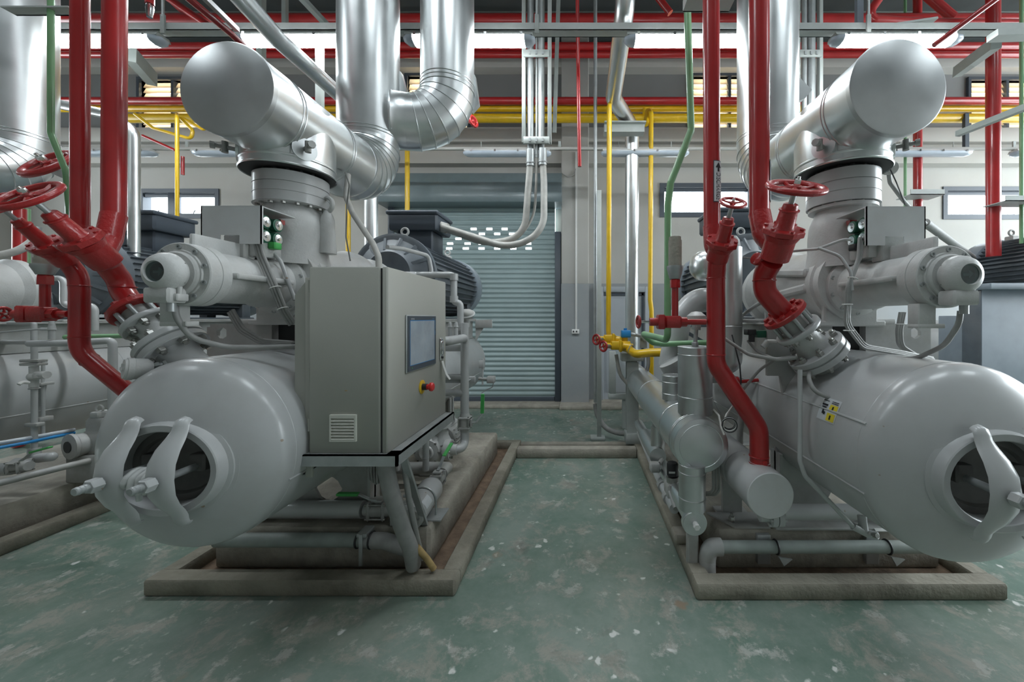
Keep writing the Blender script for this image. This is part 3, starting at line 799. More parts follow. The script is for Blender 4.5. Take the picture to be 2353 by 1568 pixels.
# ------------------------------------------------------------------ electric motor
def motor(cx, Y0, Y1, z, r, label, box=True, fins=36, eye=True, foot=None, yb=.62):
    t = thing('electric_motor', (cx, (Y0 + Y1) / 2, z - r), label, 'motor', 'slate grey electric motors')
    ax = V(0, 1, 0); L = Y1 - Y0
    part('frame', MB().lathe(V(cx, Y0, z), ax, [(0, r * .55), (.03, r * .62), (.10, r * .90), (.14, r * .93), (L - .02, r * .88)], 44), M['motor'], t)
    f = MB(); fy0, fy1 = Y0 + .26, Y1 - .20
    for k in range(fins):
        a = 2 * PI * k / fins + .04
        if box and abs((a - PI / 2 + PI) % (2 * PI) - PI) < .38: continue
        d = V(math.cos(a), 0, math.sin(a)); n = V(-math.sin(a), 0, math.cos(a)) * .004
        p = V(cx, fy0, z) + d * (r * .86); q = V(cx, fy0, z) + d * r
        f.prism([p - n, p + n, q + n * .7, q - n * .7], (0, fy1 - fy0, 0))
    part('cooling_fins', f, M['motor'], t, kind='stuff')
    part('bell_flange', MB().lathe(V(cx, Y0 + .10, z), ax, [(0, r * .98), (.01, r * 1.06), (.06, r * 1.06), (.075, r * .99), (.14, r * .99)], 44), M['motor'], t)
    fr = MB()
    for k in range(14):
        a = 2 * PI * k / 14
        fr.bar(V(cx + r * .60 * math.cos(a), Y0 + .035, z + r * .60 * math.sin(a)), V(cx + r * .93 * math.cos(a), Y0 + .10, z + r * .93 * math.sin(a)), .02, .03)
    part('bell_rib', fr, M['motor'], t, kind='stuff')
    part('fan_cowl', MB().lathe(V(cx, Y1 - .20, z), ax, [(0, r * 1.03), (.004, r * 1.05), (.20, r * 1.05), (.26, r * .98), (.30, r * .82), (.31, r * .3)], 44), M['motor_hood'], t, 'blue grey fan cowl')
    ft = MB(); zb = z - r - .06 if foot is None else foot
    for s in (-1, 1):
        for yy in (Y0 + .22, Y1 - .34):
            ft.box(cx + s * r * .62 - .06, cx + s * r * .62 + .06, yy, yy + .12, zb, z - r * .62, .01)
        ft.box(cx + s * r * .62 - .09, cx + s * r * .62 + .09, Y0 + .2, Y1 - .2, zb, zb + .03, .006)
    part('foot', ft, M['motor'], t)
    if eye:
        for yy in (Y0 + .34, Y1 - .28):
            part('lifting_lug', MB().box(cx - .045, cx + .045, yy - .05, yy + .05, z + r * .8, z + r * 1.12, .01).torus(V(cx, yy, z + r * 1.12 + .045), (0, 1, 0), .034, .012, 20, 8), M['grey_dusty'], t)
    if box:
        yc = Y0 + yb
        m = MB().box(cx - .19, cx + .19, yc - .16, yc + .16, z + r * .8, z + r + .15, .015).box(cx - .26, cx + .26, yc - .22, yc + .22, z + r + .15, z + r + .32, .02).box(cx - .275, cx + .275, yc - .235, yc + .235, z + r + .31, z + r + .35, .012)
        part('terminal_box', m, M['slate'], t, 'black terminal box on top of the motor')
    return t

# ------------------------------------------------------------------ valves, pipes
def handwheel(parent, c, ax, Rr, r, spokes=5, name='handwheel', mat=None, nut=True):
    mat = mat or M['red_valve']
    u, v, w = frame(ax); c = Vector(c)
    m = MB().torus(c, w, Rr, r * 1.2, 40, 10, .9)
    m.lathe(c - w * r * 1.4, w, [(0, Rr * .24), (r * .5, Rr * .26), (r * 2.0, Rr * .22), (r * 2.2, Rr * .16)], 18)
    for k in range(spokes):
        a = 2 * PI * k / spokes + .3
        d = u * math.cos(a) + v * math.sin(a)
        m.sweep([c + d * Rr * .18 - w * r * .4, c + d * Rr * .6 - w * r * .5, c + d * Rr * .98], [r * .95, r * .62, r * .8], 8)
    h = part(name, m, mat, parent)
    if nut: part('wheel_nut', MB().hexa(c + w * r * .6, w, r * 1.15, r * 2.2).cyl(c - w * r * 1, c + w * r * 3.6, r * .55, seg=10), M['chrome'], h)
    return h

def angle_valve(label, P1, pipe, body, bonnet, wheel, r, Rw, group=None, rbody=None, spokes=5, brk=1.0):
    """angle stop valve: outlet elbow from P1, body on the tilted axis, side inlet from the vertical pipe"""
    t = thing('stop_valve', body, label, 'valve', group)
    ax = (Vector(wheel) - Vector(body)).normalized()
    rb = rbody or r * 1.25
    body, bonnet, wheel, P1 = map(Vector, (body, bonnet, wheel, P1)); pipe = [Vector(p) for p in pipe]
    dn = (P1 - body); Ld = dn.length
    m = MB().sweep([body - ax * .0, body - ax * (Ld * .42)], [rb, rb * .97], 24)
    m.lathe(body, ax, [(-.02, rb), ((bonnet - body).length - .012, rb * 1.02)], 24)
    m.sweep(fillet([body + ax * .01] + pipe, r * 1.3), r * 1.02, 20)
    part('body', m, M['red_valve'], t, ang=45)
    L = (bonnet - body).length; bp = body + ax * L
    part('bonnet_flange', MB().lathe(bp - ax * .018, ax, [(0, rb * 1.36), (.004, rb * 1.42), (.026, rb * 1.42), (.03, rb * 1.36)], 8).lathe(bp - ax * .05, ax, [(0, rb * 1.05), (.03, rb * 1.25)], 20), M['red_valve'], t)
    bolts(t, bp + ax * .010, ax, rb * 1.16, 6, rb * .17, rb * .16, M['red_valve'], ph=.5)
    Lb = ((wheel - bp).length) * .60 * brk
    part('bonnet', MB().lathe(bp + ax * .008, ax, [(0, rb * .74), (Lb * .10, rb * .64), (Lb * .70, rb * .58), (Lb * .72, rb * .66), (Lb * .77, rb * .66), (Lb * .79, rb * .52), (Lb * .97, rb * .46), (Lb, rb * .36)], 18), M['red_valve'], t)
    part('stem', MB().cyl(bp + ax * Lb * .9, wheel, rb * .19, seg=12), M['steel'], t)
    handwheel(t, wheel, ax, Rw, Rw * .115, spokes)
    return t

def weld(mb, c, ax, r): mb.torus(c, ax, r, r * .05 + .001, 24, 6); return mb

def pipe(name, pts, r, mat, label, cat='pipe', group=None, bend=None, seg=20, welds=(), n=6):
    m = MB().tube(pts, r, bend if bend is not None else r * 2.2, seg, n)
    o = solo(name, m, mat, label, cat, group, ang=50)
    if welds:
        w = MB()
        for c, ax in welds: weld(w, c, ax, r)
        part('weld_bead', w, mat, o)
    return o

def check_valve(p0, a, r, label, rf=.138, L=(.0, .11, .27, .42), redL=None):
    """from the red flange p0 down along axis a: red flange, studs, grey flange, waist, big bolted flange pair"""
    t = thing('check_valve', p0, label, 'valve', 'grey wafer check valves')
    a = Vector(a).normalized(); p0 = Vector(p0)
    part('red_flange', MB().lathe(p0 - a * .012, a, [(0, rf - .004), (.004, rf), (.024, rf), (.028, rf - .004)], 36), M['red_valve'], t, 'red upper flange')
    bolts(t, p0 - a * .012, -a, rf * .78, 8, .017, .016, M['red_valve'], ph=.2)
    part('valve_core', MB().lathe(p0, a, [(.012, rf * .60), (L[1], rf * .60)], 28), M['grey_dusty'], t)
    u, v, w = frame(a)
    for k in range(8):
        an = .2 + 2 * PI * k / 8; d = u * math.cos(an) + v * math.sin(an)
        part('stud', MB().cyl(p0 + d * rf * .78 + a * .01, p0 + d * rf * .78 + a * (L[1] + .005), .011, seg=10), M['steel'], t)
    part('lower_flange', MB().lathe(p0 + a * (L[1] - .012), a, [(0, rf), (.004, rf + .003), (.022, rf + .003), (.026, rf)], 36), M['grey'], t)
    bolts(t, p0 + a * (L[1] + .014), a, rf * .78, 8, .018, .022, M['bolt'], ph=.2, style='nut')
    part('waist', MB().lathe(p0 + a * (L[1] + .012), a, [(0, rf * .72), (.03, rf * .62), (.08, rf * .66), (L[2] - L[1] - .03, rf * .82)], 32), M['grey_cast'], t)
    rB = rf * 1.28
    part('bolted_flange', MB().lathe(p0 + a * (L[2] - .036), a, [(0, rB - .004), (.004, rB), (.030, rB), (.033, rB - .010), (.039, rB - .010), (.042, rB), (.070, rB), (.074, rB - .004)], 44), M['grey'], t)
    bolts(t, p0 + a * (L[2] - .036), -a, rB * .80, 8, .020, .022, M['bolt'], ph=.45, style='nut')
    bolts(t, p0 + a * (L[2] + .038), a, rB * .80, 8, .020, .022, M['bolt'], ph=.45, style='nut')
    part('nozzle', MB().lathe(p0 + a * (L[2] + .03), a, [(0, rf * .80), (.03, rf * .70), (L[3] - L[2] + .05, rf * .70)], 32), M['grey'], t)
    return t
# ------------------------------------------------------------------ the main machines
XL, XR = -1.74, 1.62
vl = vessel(XL, 1.74, .428, .966, 5.30, 'big grey horizontal vessel behind the beige cabinet, oval manhole with two yokes', hx=.025)
vr = vessel(XR, 1.62, .420, .967, 5.10, 'big grey horizontal vessel at the right, its manhole cut by the picture edge', base=.255, hx=-.01)
v3 = clone(vl, (-2.95, 0, 0), 'grey horizontal vessel at the far left behind the blue hoses and small grey pipes')
sticker(vl, XL, .966, .428, 2.02, 2.02, .10, .07)
sticker(vr, XR, .967, .420, 2.62, 1.80, .13, .115)
sticker(vr, XR + 0, .967, .420, .9, 3.2, .12, .08)
kl = compressor(XL, 1.548, 1.77, 2.30, 'grey screw compressor above the vessel behind the beige cabinet')
kr = compressor(XR, 1.562, 1.76, 2.33, 'grey screw compressor above the vessel at the right')
clone(kl, (-2.95, 0, 0), 'grey screw compressor partly seen at the left picture edge')
suction_spool(XL, 2.30, 2.245, 2.415, .190, 'grey bolted flange stack under the left clad duct')
suction_spool(XR, 2.33, 2.255, 2.445, .192, 'grey bolted flange stack under the right clad duct')
dl = main_duct(XL, 1.874, 2.715, .228, 2.283, .234, 2.43, 3.14, .232, 6.59, 'shiny clad duct with flat round end cap above the beige cabinet machine')
dr_ = main_duct(XR, 1.925, 2.750, .242, 2.345, .252, 2.465, 3.26, .240, 6.59, 'shiny clad duct with flat round end cap above the right machine')
d3 = clone(dl, (-2.95, 0, 0), 'shiny clad duct and elbow in the top left corner')
ml = motor(XL, 3.45, 5.30, 1.98, .37, 'slate grey finned motor behind the beige cabinet, in front of the roller shutter', yb=.72)
mr = motor(XR, 3.45, 4.85, 1.98, .37, 'slate grey finned motor half hidden behind the red discharge pipes')
clone(ml, (-2.95, 0, 0), 'slate grey motor behind the two red pipes at the left')
# second riser with gored elbow joining the left duct
t = thing('suction_duct', (-1.16, 3.35, 3.0), 'clad riser duct with gored elbow turning left, right of the taller riser', 'duct', 'aluminium clad suction ducts')
dd = V(-.94, -.34, 0).normalized(); Rb2 = .33; zc2 = 3.25 + Rb2
C2 = V(-1.16, 3.35, zc2) + dd * Rb2
gores(t, C2, -dd, V(0, 0, -1), Rb2, .226, 0, PI / 2, 7, M['clad'], M['seam'])
part('riser_shell', MB().lathe(V(-1.16, 3.35, zc2), (0, 0, 1), [(0, .226), (6.59 - zc2, .226)], 56, False, False), M['clad'], t, ang=60)
part('duct_shell', MB().lathe(C2 - V(0, 0, Rb2), dd, [(0, .226), (.10, .226), (.104, .231), (.115, .231), (.12, .226)], 56, False, True), M['clad'], t, ang=60)
s = MB()
for zz in (zc2 + .03, zc2 + .06): seam_ring(s, V(-1.16, 3.35, zz), (0, 0, 1), .226)
part('lap_seam', s, M['seam'], t, kind='stuff')
# pointed gusset collars on the right flanks of the risers
for pts, Y, lb in ((((914, 160), (921, 165), (936, 224), (914, 224)), 3.2, 'narrow tapered sheet collar on the right flank of the tall left riser'), (((1084, 166), (1091, 172), (1100, 238), (1084, 256)), 3.4, 'narrow tapered sheet collar on the right flank of the gored riser duct'), (((1815, 152), (1830, 170), (1866, 206), (1850, 226), (1815, 240)), 3.30, 'flat tapered sheet collar behind the right riser duct')):
    solo('duct_collar', MB().prism([W(x, y, Y) for x, y in pts], (0, .05, 0)), M['clad'], lb, 'collar', 'sheet collars on the risers')
# clad small vertical duct seen behind the left red pipes
pipe('clad_pipe', [W(60, 225, 3.8), W(245, 262, 3.8), W(308, 300, 3.8), W(308, 600, 3.8)], .046, M['clad'], 'clad pipe coming across and bending down behind the left red pipes', 'pipe', seg=28, bend=.14)
pipe('clad_pipe', [V(W(853, 0, 4.6).x, 4.6, 6.59), W(853, 640, 4.6)], .075, M['clad'], 'clad pipe dropping below the left riser elbow beside the shutter', 'pipe', seg=28)
pipe('clad_pipe', [V(-2.12, -3.5, 3.63), W(505, -60, 2.25), W(640, 92, 2.75), W(790, 228, 3.5)], .062, M['clad'], 'long clad pipe running into the depth above the left duct', 'pipe', seg=28, bend=.1)
pipe('red_pipe', [W(420, -15, 2.35) + V(0, -5.5, .02), W(420, -15, 2.35), W(530, 77, 2.7), W(700, 240, 3.5)], .022, M['red'], 'thin red pipe running into the depth beside the long clad pipe', 'pipe')
solo('cable_channel', MB().bar(W(455, -20, 2.35) + V(0, -5.5, 0), W(455, -20, 2.35), .03, .03).bar(W(455, -20, 2.35), W(545, 68, 2.75), .03, .03), M['bracket'], 'narrow pale channel beside the long clad pipe at top left', 'channel')

# ------------------------------------------------------------------ far right motor on its tall pedestal
PX = 4.36
t = thing('motor_pedestal', (4.95, 4.3, 0), 'tall grey sheet steel motor pedestal at the right picture edge', 'pedestal')
part('panel', MB().box(PX + .005, 6.2, 4.10, 4.12, .0, 1.88, .002).box(PX + .02, 6.2, 4.3, 4.62, .0, 1.60, .01), M['motor_hood'], t)
part('side_panel', MB().box(PX, PX + .012, 4.105, 4.31, .0, 1.88, .002), M['motor'], t)
part('ledge', MB().box(PX - .02, 6.2, 3.99, 4.33, 1.88, 1.945, .008), M['motor_hood'], t)
m4 = motor(5.60, 3.85, 5.18, 2.16, .42, 'large slate grey finned motor on the tall grey pedestal at the right edge', box=False, fins=48, foot=1.60)

t = thing('pale_tank', (5.6, 5.35, 0), 'pale grey horizontal tank glimpsed left of the tall grey motor pedestal', 'tank')
part('shell', MB().lathe(V(4.72, 5.35, 1.16), (1, 0, 0), [(0, .02), (.01, .15), (.05, .26), (.10, .33), (.16, .37), (.22, .38), (1.9, .38)], 40), M['cover_grey'], t, ang=60)
part('weld_seam', MB().cyl(V(4.95, 4.995, 1.28), V(6.6, 4.995, 1.28), .008, seg=6), M['grey'], t)
part('leg', MB().box(5.1, 5.2, 5.2, 5.5, 0, .86), M['grey_dusty'], t); part('leg', MB().box(6.3, 6.4, 5.2, 5.5, 0, .86), M['grey_dusty'], t)
part('warning_label', MB().box(4.90, 5.06, 4.985, 4.989, .96, 1.05), M['paper'], t)
part('print', MB().box(4.985, 5.05, 4.982, 4.985, 1.015, 1.042).box(4.985, 5.05, 4.982, 4.985, .968, .995), M['yellow_ink'], t)

# ------------------------------------------------------------------ red discharge valves and pipes
aL = V(.69, 0, -.72)
check_valve(W(313, 712, 1.90), V(.70, 0, -.71), .1, 'grey bolted check valve left of the beige cabinet, leaning on the vessel', rf=.108, L=(0, .10, .26, .46))
check_valve(W(1802, 722, 2.10), V(.65, 0, -.76), .1, 'grey bolted check valve under the red valve of the right machine', rf=.120, L=(0, .115, .285, .47))
# left machine, large valve
B = W(232, 592, 1.835)
angle_valve('large red stop valve left of the beige cabinet machine, handwheel cut by the picture edge', W(262, 622, 1.90), [W(250, 552, 1.90), W(262, 495, 1.937)], B, W(182, 548, 1.763), W(66, 450, 1.606), .047, .104, 'red stop valves', rbody=.062)
pipe('red_pipe', [W(250, 612, 1.88), W(276, 645, 1.93), W(283, 672, 1.93), W(313, 712, 1.90) + V(-.01, 0, .012)], .047, M['red'], 'short red bend from the large left valve down to the red flange', welds=[(W(283, 660, 1.93), (0, 0, 1))], bend=.09)
pipe('red_pipe', [W(262, 497, 1.937), W(264, 0, 1.937), V(W(264, 0, 1.937).x, 1.937, 6.59)], .0445, M['red'], 'thick red vertical pipe, right one of the left pair', welds=[(W(262, 499, 1.937), (0, 0, 1))])
# left machine, small valve
Bs = W(140, 590, 1.86)
angle_valve('smaller red stop valve below the large one at the left', W(166, 618, 1.92), [W(172, 580, 1.92), W(184, 520, 1.95)], Bs, W(112, 568, 1.80), W(-8, 468, 1.64), .036, .075, 'red stop valves', rbody=.046)
pipe('red_pipe', [W(155, 602, 1.9), W(180, 632, 1.93), W(183, 670, 1.93), W(182, 808, 1.93), W(300, 905, 1.97), W(330, 930, 1.98)], .037, M['red'], 'red pipe from the smaller left valve, bending behind the vessel', welds=[(W(183, 657, 1.93), (0, 0, 1)), (W(182, 775, 1.93), (0, 0, 1)), (W(206, 828, 1.94), (1, 0, -.8))], bend=.14)
pipe('red_pipe', [W(184, 525, 1.95), W(184, 0, 1.95), V(W(184, 0, 1.95).x, 1.95, 6.59)], .034, M['red'], 'red vertical pipe, left one of the left pair')
# right machine, large valve
B = W(1786, 575, 1.955)
angle_valve('large red stop valve of the right machine with broad red handwheel', W(1768, 612, 2.04), [W(1755, 540, 2.05), W(1745, 490, 2.08)], B, W(1797, 528, 1.913), W(1829, 431, 1.794), .056, .120, 'red stop valves', rbody=.072)
pipe('red_pipe', [W(1773, 600, 2.0), W(1755, 630, 2.08), W(1757, 672, 2.1), W(1803, 722, 2.1)], .058, M['red'], 'short red bend from the large right valve down to the red flange', welds=[(W(1756, 645, 2.08), (0, 0, 1))], bend=.11)
pipe('red_pipe', [W(1745, 492, 2.08), W(1744, 0, 2.08), V(W(1744, 0, 2.08).x, 2.08, 6.59)], .053, M['red'], 'thick red vertical pipe above the large right valve', welds=[(W(1745, 497, 2.08), (0, 0, 1))])
t2 = MB().lathe(W(1742, 597, 2.03), (-.9, -.5, .3), [(0, .034), (.02, .034), (.024, .028)], 20)
solo('red_plug', t2, M['red_valve'], 'rough round red plug on the side of the large right valve', 'plug')
Bs = W(1650, 588, 2.155)
angle_valve('small red stop valve with small handwheel in front of the right window', W(1647, 612, 2.19), [W(1638, 565, 2.19), W(1636, 520, 2.2)], Bs, W(1656, 552, 2.12), W(1684, 466, 1.96), .05, .062, 'red stop valves', rbody=.062, spokes=3)
pipe('red_pipe', [W(1648, 602, 2.17), W(1645, 640, 2.2), W(1645, 838, 2.2), W(1744, 985, 2.2), W(1745, 1066, 2.2)], .052, M['red'], 'long red pipe from the small right valve down to the white cylinder', welds=[(W(1645, 640, 2.2), (0, 0, 1)), (W(1645, 815, 2.2), (0, 0, 1)), (W(1744, 1048, 2.2), (0, 0, 1))], bend=.13)
pipe('red_pipe', [W(1636, 522, 2.2), W(1634, 0, 2.2), V(W(1634, 0, 2.2).x, 2.2, 6.59)], .047, M['red'], 'red vertical pipe lettered DISCHARGE', welds=[(W(1636, 528, 2.2), (0, 0, 1))])

def pipe_label(pp, r, z0, z1, face, lettering, label):
    """a printed strip on a backing bent round the pipe; text runs down, arrow points up"""
    c = V(pp.x, pp.y, 0); hw = .030; rr = r + .0025; h = z1 - z0
    def bend(u, z, lift=0.0):
        a = face + u / rr
        return V(c.x + (rr + lift) * math.sin(a), c.y - (rr + lift) * math.cos(a), z)
    def strip(u0, u1, za, zb, lift, n=8):
        m = MB(); p = [[bend(u0 + (u1 - u0) * i / n, z, lift) for i in range(n + 1)] for z in (za, zb)]
        for i in range(n): m.add([p[0][i], p[0][i + 1], p[1][i + 1], p[1][i]], [(0, 1, 2, 3)])
        return m
    o = solo('pipe_label', strip(-hw, hw, z0, z1, 0), M['slate'], label, 'label', 'flow direction labels on the red pipes')
    part('label_face', strip(-hw + .004, hw - .004, z0 + .005, z1 - .005, .0012), M['paper'], o)
    ar = MB(); zt_ = z1 - .012
    for (u0, u1, za, zb) in ((-.006, .006, zt_ - .052, zt_ - .03),):
        s = strip(u0, u1, za, zb, .0024, 3); ar.add(s.v, s.f)
    n = 5
    for i in range(n):
        w0 = .017 * (1 - i / n); s = strip(-w0, w0, zt_ - .03 + .028 * i / n, zt_ - .03 + .028 * (i + 1) / n, .0024, 3); ar.add(s.v, s.f)
    part('arrow', ar, M['ink'], o)
    if lettering:
        cu = bpy.data.curves.new('lettering', 'FONT'); cu.body = lettering; cu.size = .046; cu.align_x = 'LEFT'; cu.align_y = 'CENTER'
        to = bpy.data.objects.new('tmp', cu); COL.objects.link(to)
        bpy.context.view_layer.update()
        me = bpy.data.meshes.new_from_object(to.evaluated_get(bpy.context.evaluated_depsgraph_get()))
        bpy.data.objects.remove(to)
        xs = [v.co.x for v in me.vertices]; L = max(xs) - min(xs); k = (h - .085) / L
        off = OFF[o]
        for v in me.vertices:
            z = z1 - .072 - (v.co.x - min(xs)) * k
            v.co = bend(v.co.y * 1.0, z, .0024) - off
        me.materials.clear(); me.materials.append(M['ink'])
        lo = bpy.data.objects.new('lettering', me); COL.objects.link(lo); lo.parent = o; OFF[lo] = off
    return o
def zz_(y, Y): return CH - (y - VY) * Y / F
pipe_label(W(1636, 400, 2.2), .047, zz_(470, 2.2), zz_(376, 2.2), .42, 'DISCHARGE', 'white strip label reading DISCHARGE with a black arrow')
pipe_label(W(1745, 400, 2.08), .053, zz_(467, 2.08), zz_(373, 2.08), 1.28, None, 'white strip label seen edge-on on the thick right red pipe')
pipe_label(W(262, 400, 1.937), .0445, zz_(468, 1.937), zz_(376, 1.937), -1.75, None, 'strip label seen edge-on on the right pipe of the left red pair')
pipe_label(W(184, 400, 1.95), .034, zz_(470, 1.95), zz_(378, 1.95), -1.85, None, 'strip label seen edge-on on the left pipe of the left red pair')

# relief valve branches on the red pipes
def relief(px0, px1, y, Y, pxv, ytop, ycap, ycap2, label, wheelR=.032):
    t = thing('relief_branch', W(px0, y, Y), label, 'valve', 'red relief branches')
    part('branch_pipe', MB().cyl(W(px0, y, Y), W(px1, y, Y), .017, seg=14), M['red'], t)
    c = W(pxv, y, Y)
    bd = MB().box(c.x - .055, c.x + .04, Y - .035, Y + .035, c.z - .035, c.z + .035, .01).box(c.x - .095, c.x - .055, Y - .042, Y + .042, c.z - .042, c.z + .042, .008).cyl(c + V(-.14, 0, 0), c + V(-.09, 0, 0), .024, seg=14).cyl(c + V(.04, 0, 0), c + V(.075, 0, 0), .028, seg=8)
    part('valve_body', bd, M['red_valve'], t)
    part('stem', MB().cyl(c + V(-.20, 0, 0), c + V(-.12, 0, 0), .007, seg=8), M['chrome'], t)
    handwheel(t, c + V(-.205, 0, 0), (-1, -.15, 0), wheelR, .007, 5, nut=False)
    ct = W(pxv + 3, ytop, Y)
    part('riser', MB().cyl(c + V(.008, 0, .02), V(c.x + .008, Y, ct.z), .019, seg=14).hexa(V(c.x + .008, Y, ct.z - .05), (0, 0, 1), .030, .05), M['red'], t)
    z1_ = zz_(ycap, Y); z2_ = zz_(ycap2, Y)
    part('relief_valve', MB().lathe(V(c.x + .008, Y, ct.z), (0, 0, 1), [(0, .03), (.01, .034), (z1_ - ct.z - .012, .048), (z1_ - ct.z, .048)], 16), M['steel'], t)
    part('spring_housing', MB().lathe(V(c.x + .008, Y, z1_), (0, 0, 1), [(0, .038), (z2_ - z1_ - .02, .038), (z2_ - z1_ - .02, .034), (z2_ - z1_, .034)], 18), M['concrete_pale'], t)
    return t
relief(1622, 1530, 740, 2.2, 1548, 642, 612, 545, 'red relief branch left of the long red pipe, with small sideways handwheel')
relief(158, 80, 722, 1.93, 100, 632, 608, 585, 'red relief branch left of the red pipe near the left picture edge')

# ------------------------------------------------------------------ temperature transmitters on the nozzles
def transmitter(c, n, nip, r, label, chain=True):
    t = thing('temperature_transmitter', c, label, 'sensor', 'round sensor heads on the discharge nozzles')
    n = Vector(n).normalized(); c = Vector(c); nip = Vector(nip)
    part('head', MB().lathe(c, n, [(-r * .9, r * .7), (-r * .5, r), (r * .3, r), (r * .34, r * 1.06), (r * .75, r * 1.06), (r * .8, r * .96), (r * .95, r * .9)], 20), M['grey_cast'], t)
    u, v, w = frame(n)
    part('cap_bar', MB().bar(c + n * r * .98 - u * r * .5, c + n * r * .98 + u * r * .5, r * .25, r * .25, up=n).bar(c + n * r * .98 - v * r * .2, c + n * r * .98 + v * r * .5, r * .2, r * .25, up=n), M['grey_cast'], t)
    part('nipple', MB().cyl(nip, c, r * .26, seg=10).hexa(nip + (c - nip) * .1, c - nip, r * .42, (c - nip).length * .25).hexa(nip + (c - nip) * .45, c - nip, r * .36, (c - nip).length * .2), M['steel'], t)
    if chain:
        m = MB(); p = c + V(0, -.01, -r)
        for i in range(14):
            q = p + V(0, 0, -.0115 * i)
            m.torus(q, (1, 0, 0) if i % 2 else (0, 1, 0), .0055, .0016, 10, 5)
        part('chain', m, M['bolt'], t)
    return t
transmitter(W(318, 848, 1.75), (-.5, -.8, .1), W(400, 832, 1.86), .048, 'round grey sensor head at the left side of the big left vessel', chain=False)
transmitter(W(1997, 858, 1.92), (.55, -.8, .2), W(1945, 842, 2.05), .046, 'round grey sensor head with hanging chain on the right vessel nozzle')
pipe('sensor_cable', [W(1978, 880, 1.92), W(1955, 908, 1.9), W(1915, 918, 1.9), W(1870, 900, 1.92), W(1858, 870, 1.97), W(1862, 850, 2.05)], .011, M['cable'], 'grey cable looping under the right nozzle from the sensor head', 'cable', bend=.06, seg=8)

# crumpled cloth between the yokes
m = MB()
fy = 1.74 - .19 - .03
for i, (dx, w_, L_) in enumerate(((-.042, .015, .045), (-.018, .014, .075), (.008, .013, .095), (.030, .014, .070), (.048, .012, .04))):
    b = V(XL + .035 + dx, fy - .02, .965)
    pts = fillet([b + V(.008, .03, .0), b + V(0, 0, .010), b + V(-.008, -.028, -.012), b + V(-.012 + .004 * i, -.036, -L_ * .7), b + V(-.010, -.030, -L_)], .02, 4)
    m.sweep(pts, [w_ * (.6 + .5 * math.sin(PI * (k + 1) / (len(pts) + 1))) for k in range(len(pts))], 10)
m.sphere(V(XL + .035, fy - .008, .968), .030, 14, (1.9, .8, .55))
solo('cloth_rag', m, M['pale'], 'crumpled pale cloth rag hung over the studs between the two left manhole yokes', 'rag', ang=70)

# stub with hex bolt, on the right vessel
t = thing('test_stub', W(1930, 975, 1.92), 'short capped stub pipe sticking out of the right vessel wall', 'stub')
p = W(1945, 980, 1.86)
part('stub_pipe', MB().cyl(W(1952, 990, 1.90), W(1922, 978, 1.84), .022, seg=14).cyl(W(1957, 992, 1.91), W(1950, 989, 1.895), .036, seg=16), M['grey'], t)
part('plug', MB().hexa(W(1923, 978, 1.842), W(1912, 973, 1.82) - W(1923, 978, 1.842), .024, .03), M['grey'], t)
# ------------------------------------------------------------------ steel frames on the vessels, carrying compressor and motor
def machine_frame(cx, label, Yp=2.27, Yend=5.2, zt=1.54, rear=True):
    t = thing('machine_frame', (cx, 3.6, 1.36), label, 'frame', 'steel frames on top of the vessels')
    for s in (-1, 1):
        # transverse plate half with lifting hole
        n = 20; hx, hz, hr = cx + s * .40, 1.487, .034
        m = MB(); a0, a1 = sorted((cx + s * .10, cx + s * .49))
        bot = lambda x: .966 + math.sqrt(max(.42 ** 2 - (x - cx) ** 2, 0)) if abs(x - cx) < .40 else 1.24
        for i in range(n):
            p = a0 + (a1 - a0) * i / n; q = a0 + (a1 - a0) * (i + 1) / n; md = (p + q) / 2
            e = max(0, .03 - min(abs(md - (cx + s * .49)), .03)) * .8
            def colm(z0a, z0b, z1a, z1b): m.prism([(p, Yp, z0a), (q, Yp, z0b), (q, Yp, z1b), (p, Yp, z1a)], (0, .022, 0))
            if abs(md - hx) < hr:
                h0 = math.sqrt(max(hr ** 2 - (p - hx) ** 2, 0)); h1 = math.sqrt(max(hr ** 2 - (q - hx) ** 2, 0))
                colm(bot(p) - .01, bot(q) - .01, hz - h0, hz - h1); colm(hz + h0, hz + h1, zt - e, zt - e)
            else: colm(bot(p) - .01, bot(q) - .01, zt - e, zt - e)
        part('end_plate', m, M['grey_dusty'], t)
        b = MB().box(cx + s * .22, cx + s * .33, Yp + .022, Yend, zt - .012, zt, .002).box(cx + s * .27, cx + s * .282, Yp + .022, Yend, 1.30, zt - .012)
        part('beam', b, M['grey_dusty'], t)
        part('mounting_foot', MB().box(cx + s * .12, cx + s * .30, Yp + .02, Yp + .30, zt, zt + .03, .006), M['grey_cast'], t)
    part('cross_plate', MB().box(cx - .33, cx + .33, 3.2, Yend, zt - .002, zt + .022, .004), M['grey_dusty'], t)
    part('plate_gap_shade', MB().box(cx - .10, cx + .10, Yp + .05, Yp + .08, 1.38, zt), M['dark'], t)  # near-black sheet: the shade between the two plates, put into the colour
    part('lifting_lug', MB().box(cx + .33, cx + .56, Yend - .05, Yend - .03, 1.44, 1.55, .004).prism([(cx + .33, Yend - .03, 1.55), (cx + .50, Yend - .03, 1.55), (cx + .33, Yend - .03, 1.25)], (0, .02, 0)), M['grey_dusty'], t)
    return t
machine_frame(XL, 'steel frame plates under the compressor behind the beige cabinet')
machine_frame(XR, 'steel frame plates under the compressor of the right machine, red seen through its hole', Yend=4.9)
machine_frame(XL - 2.95, 'steel frame plates under the compressor at the left picture edge')

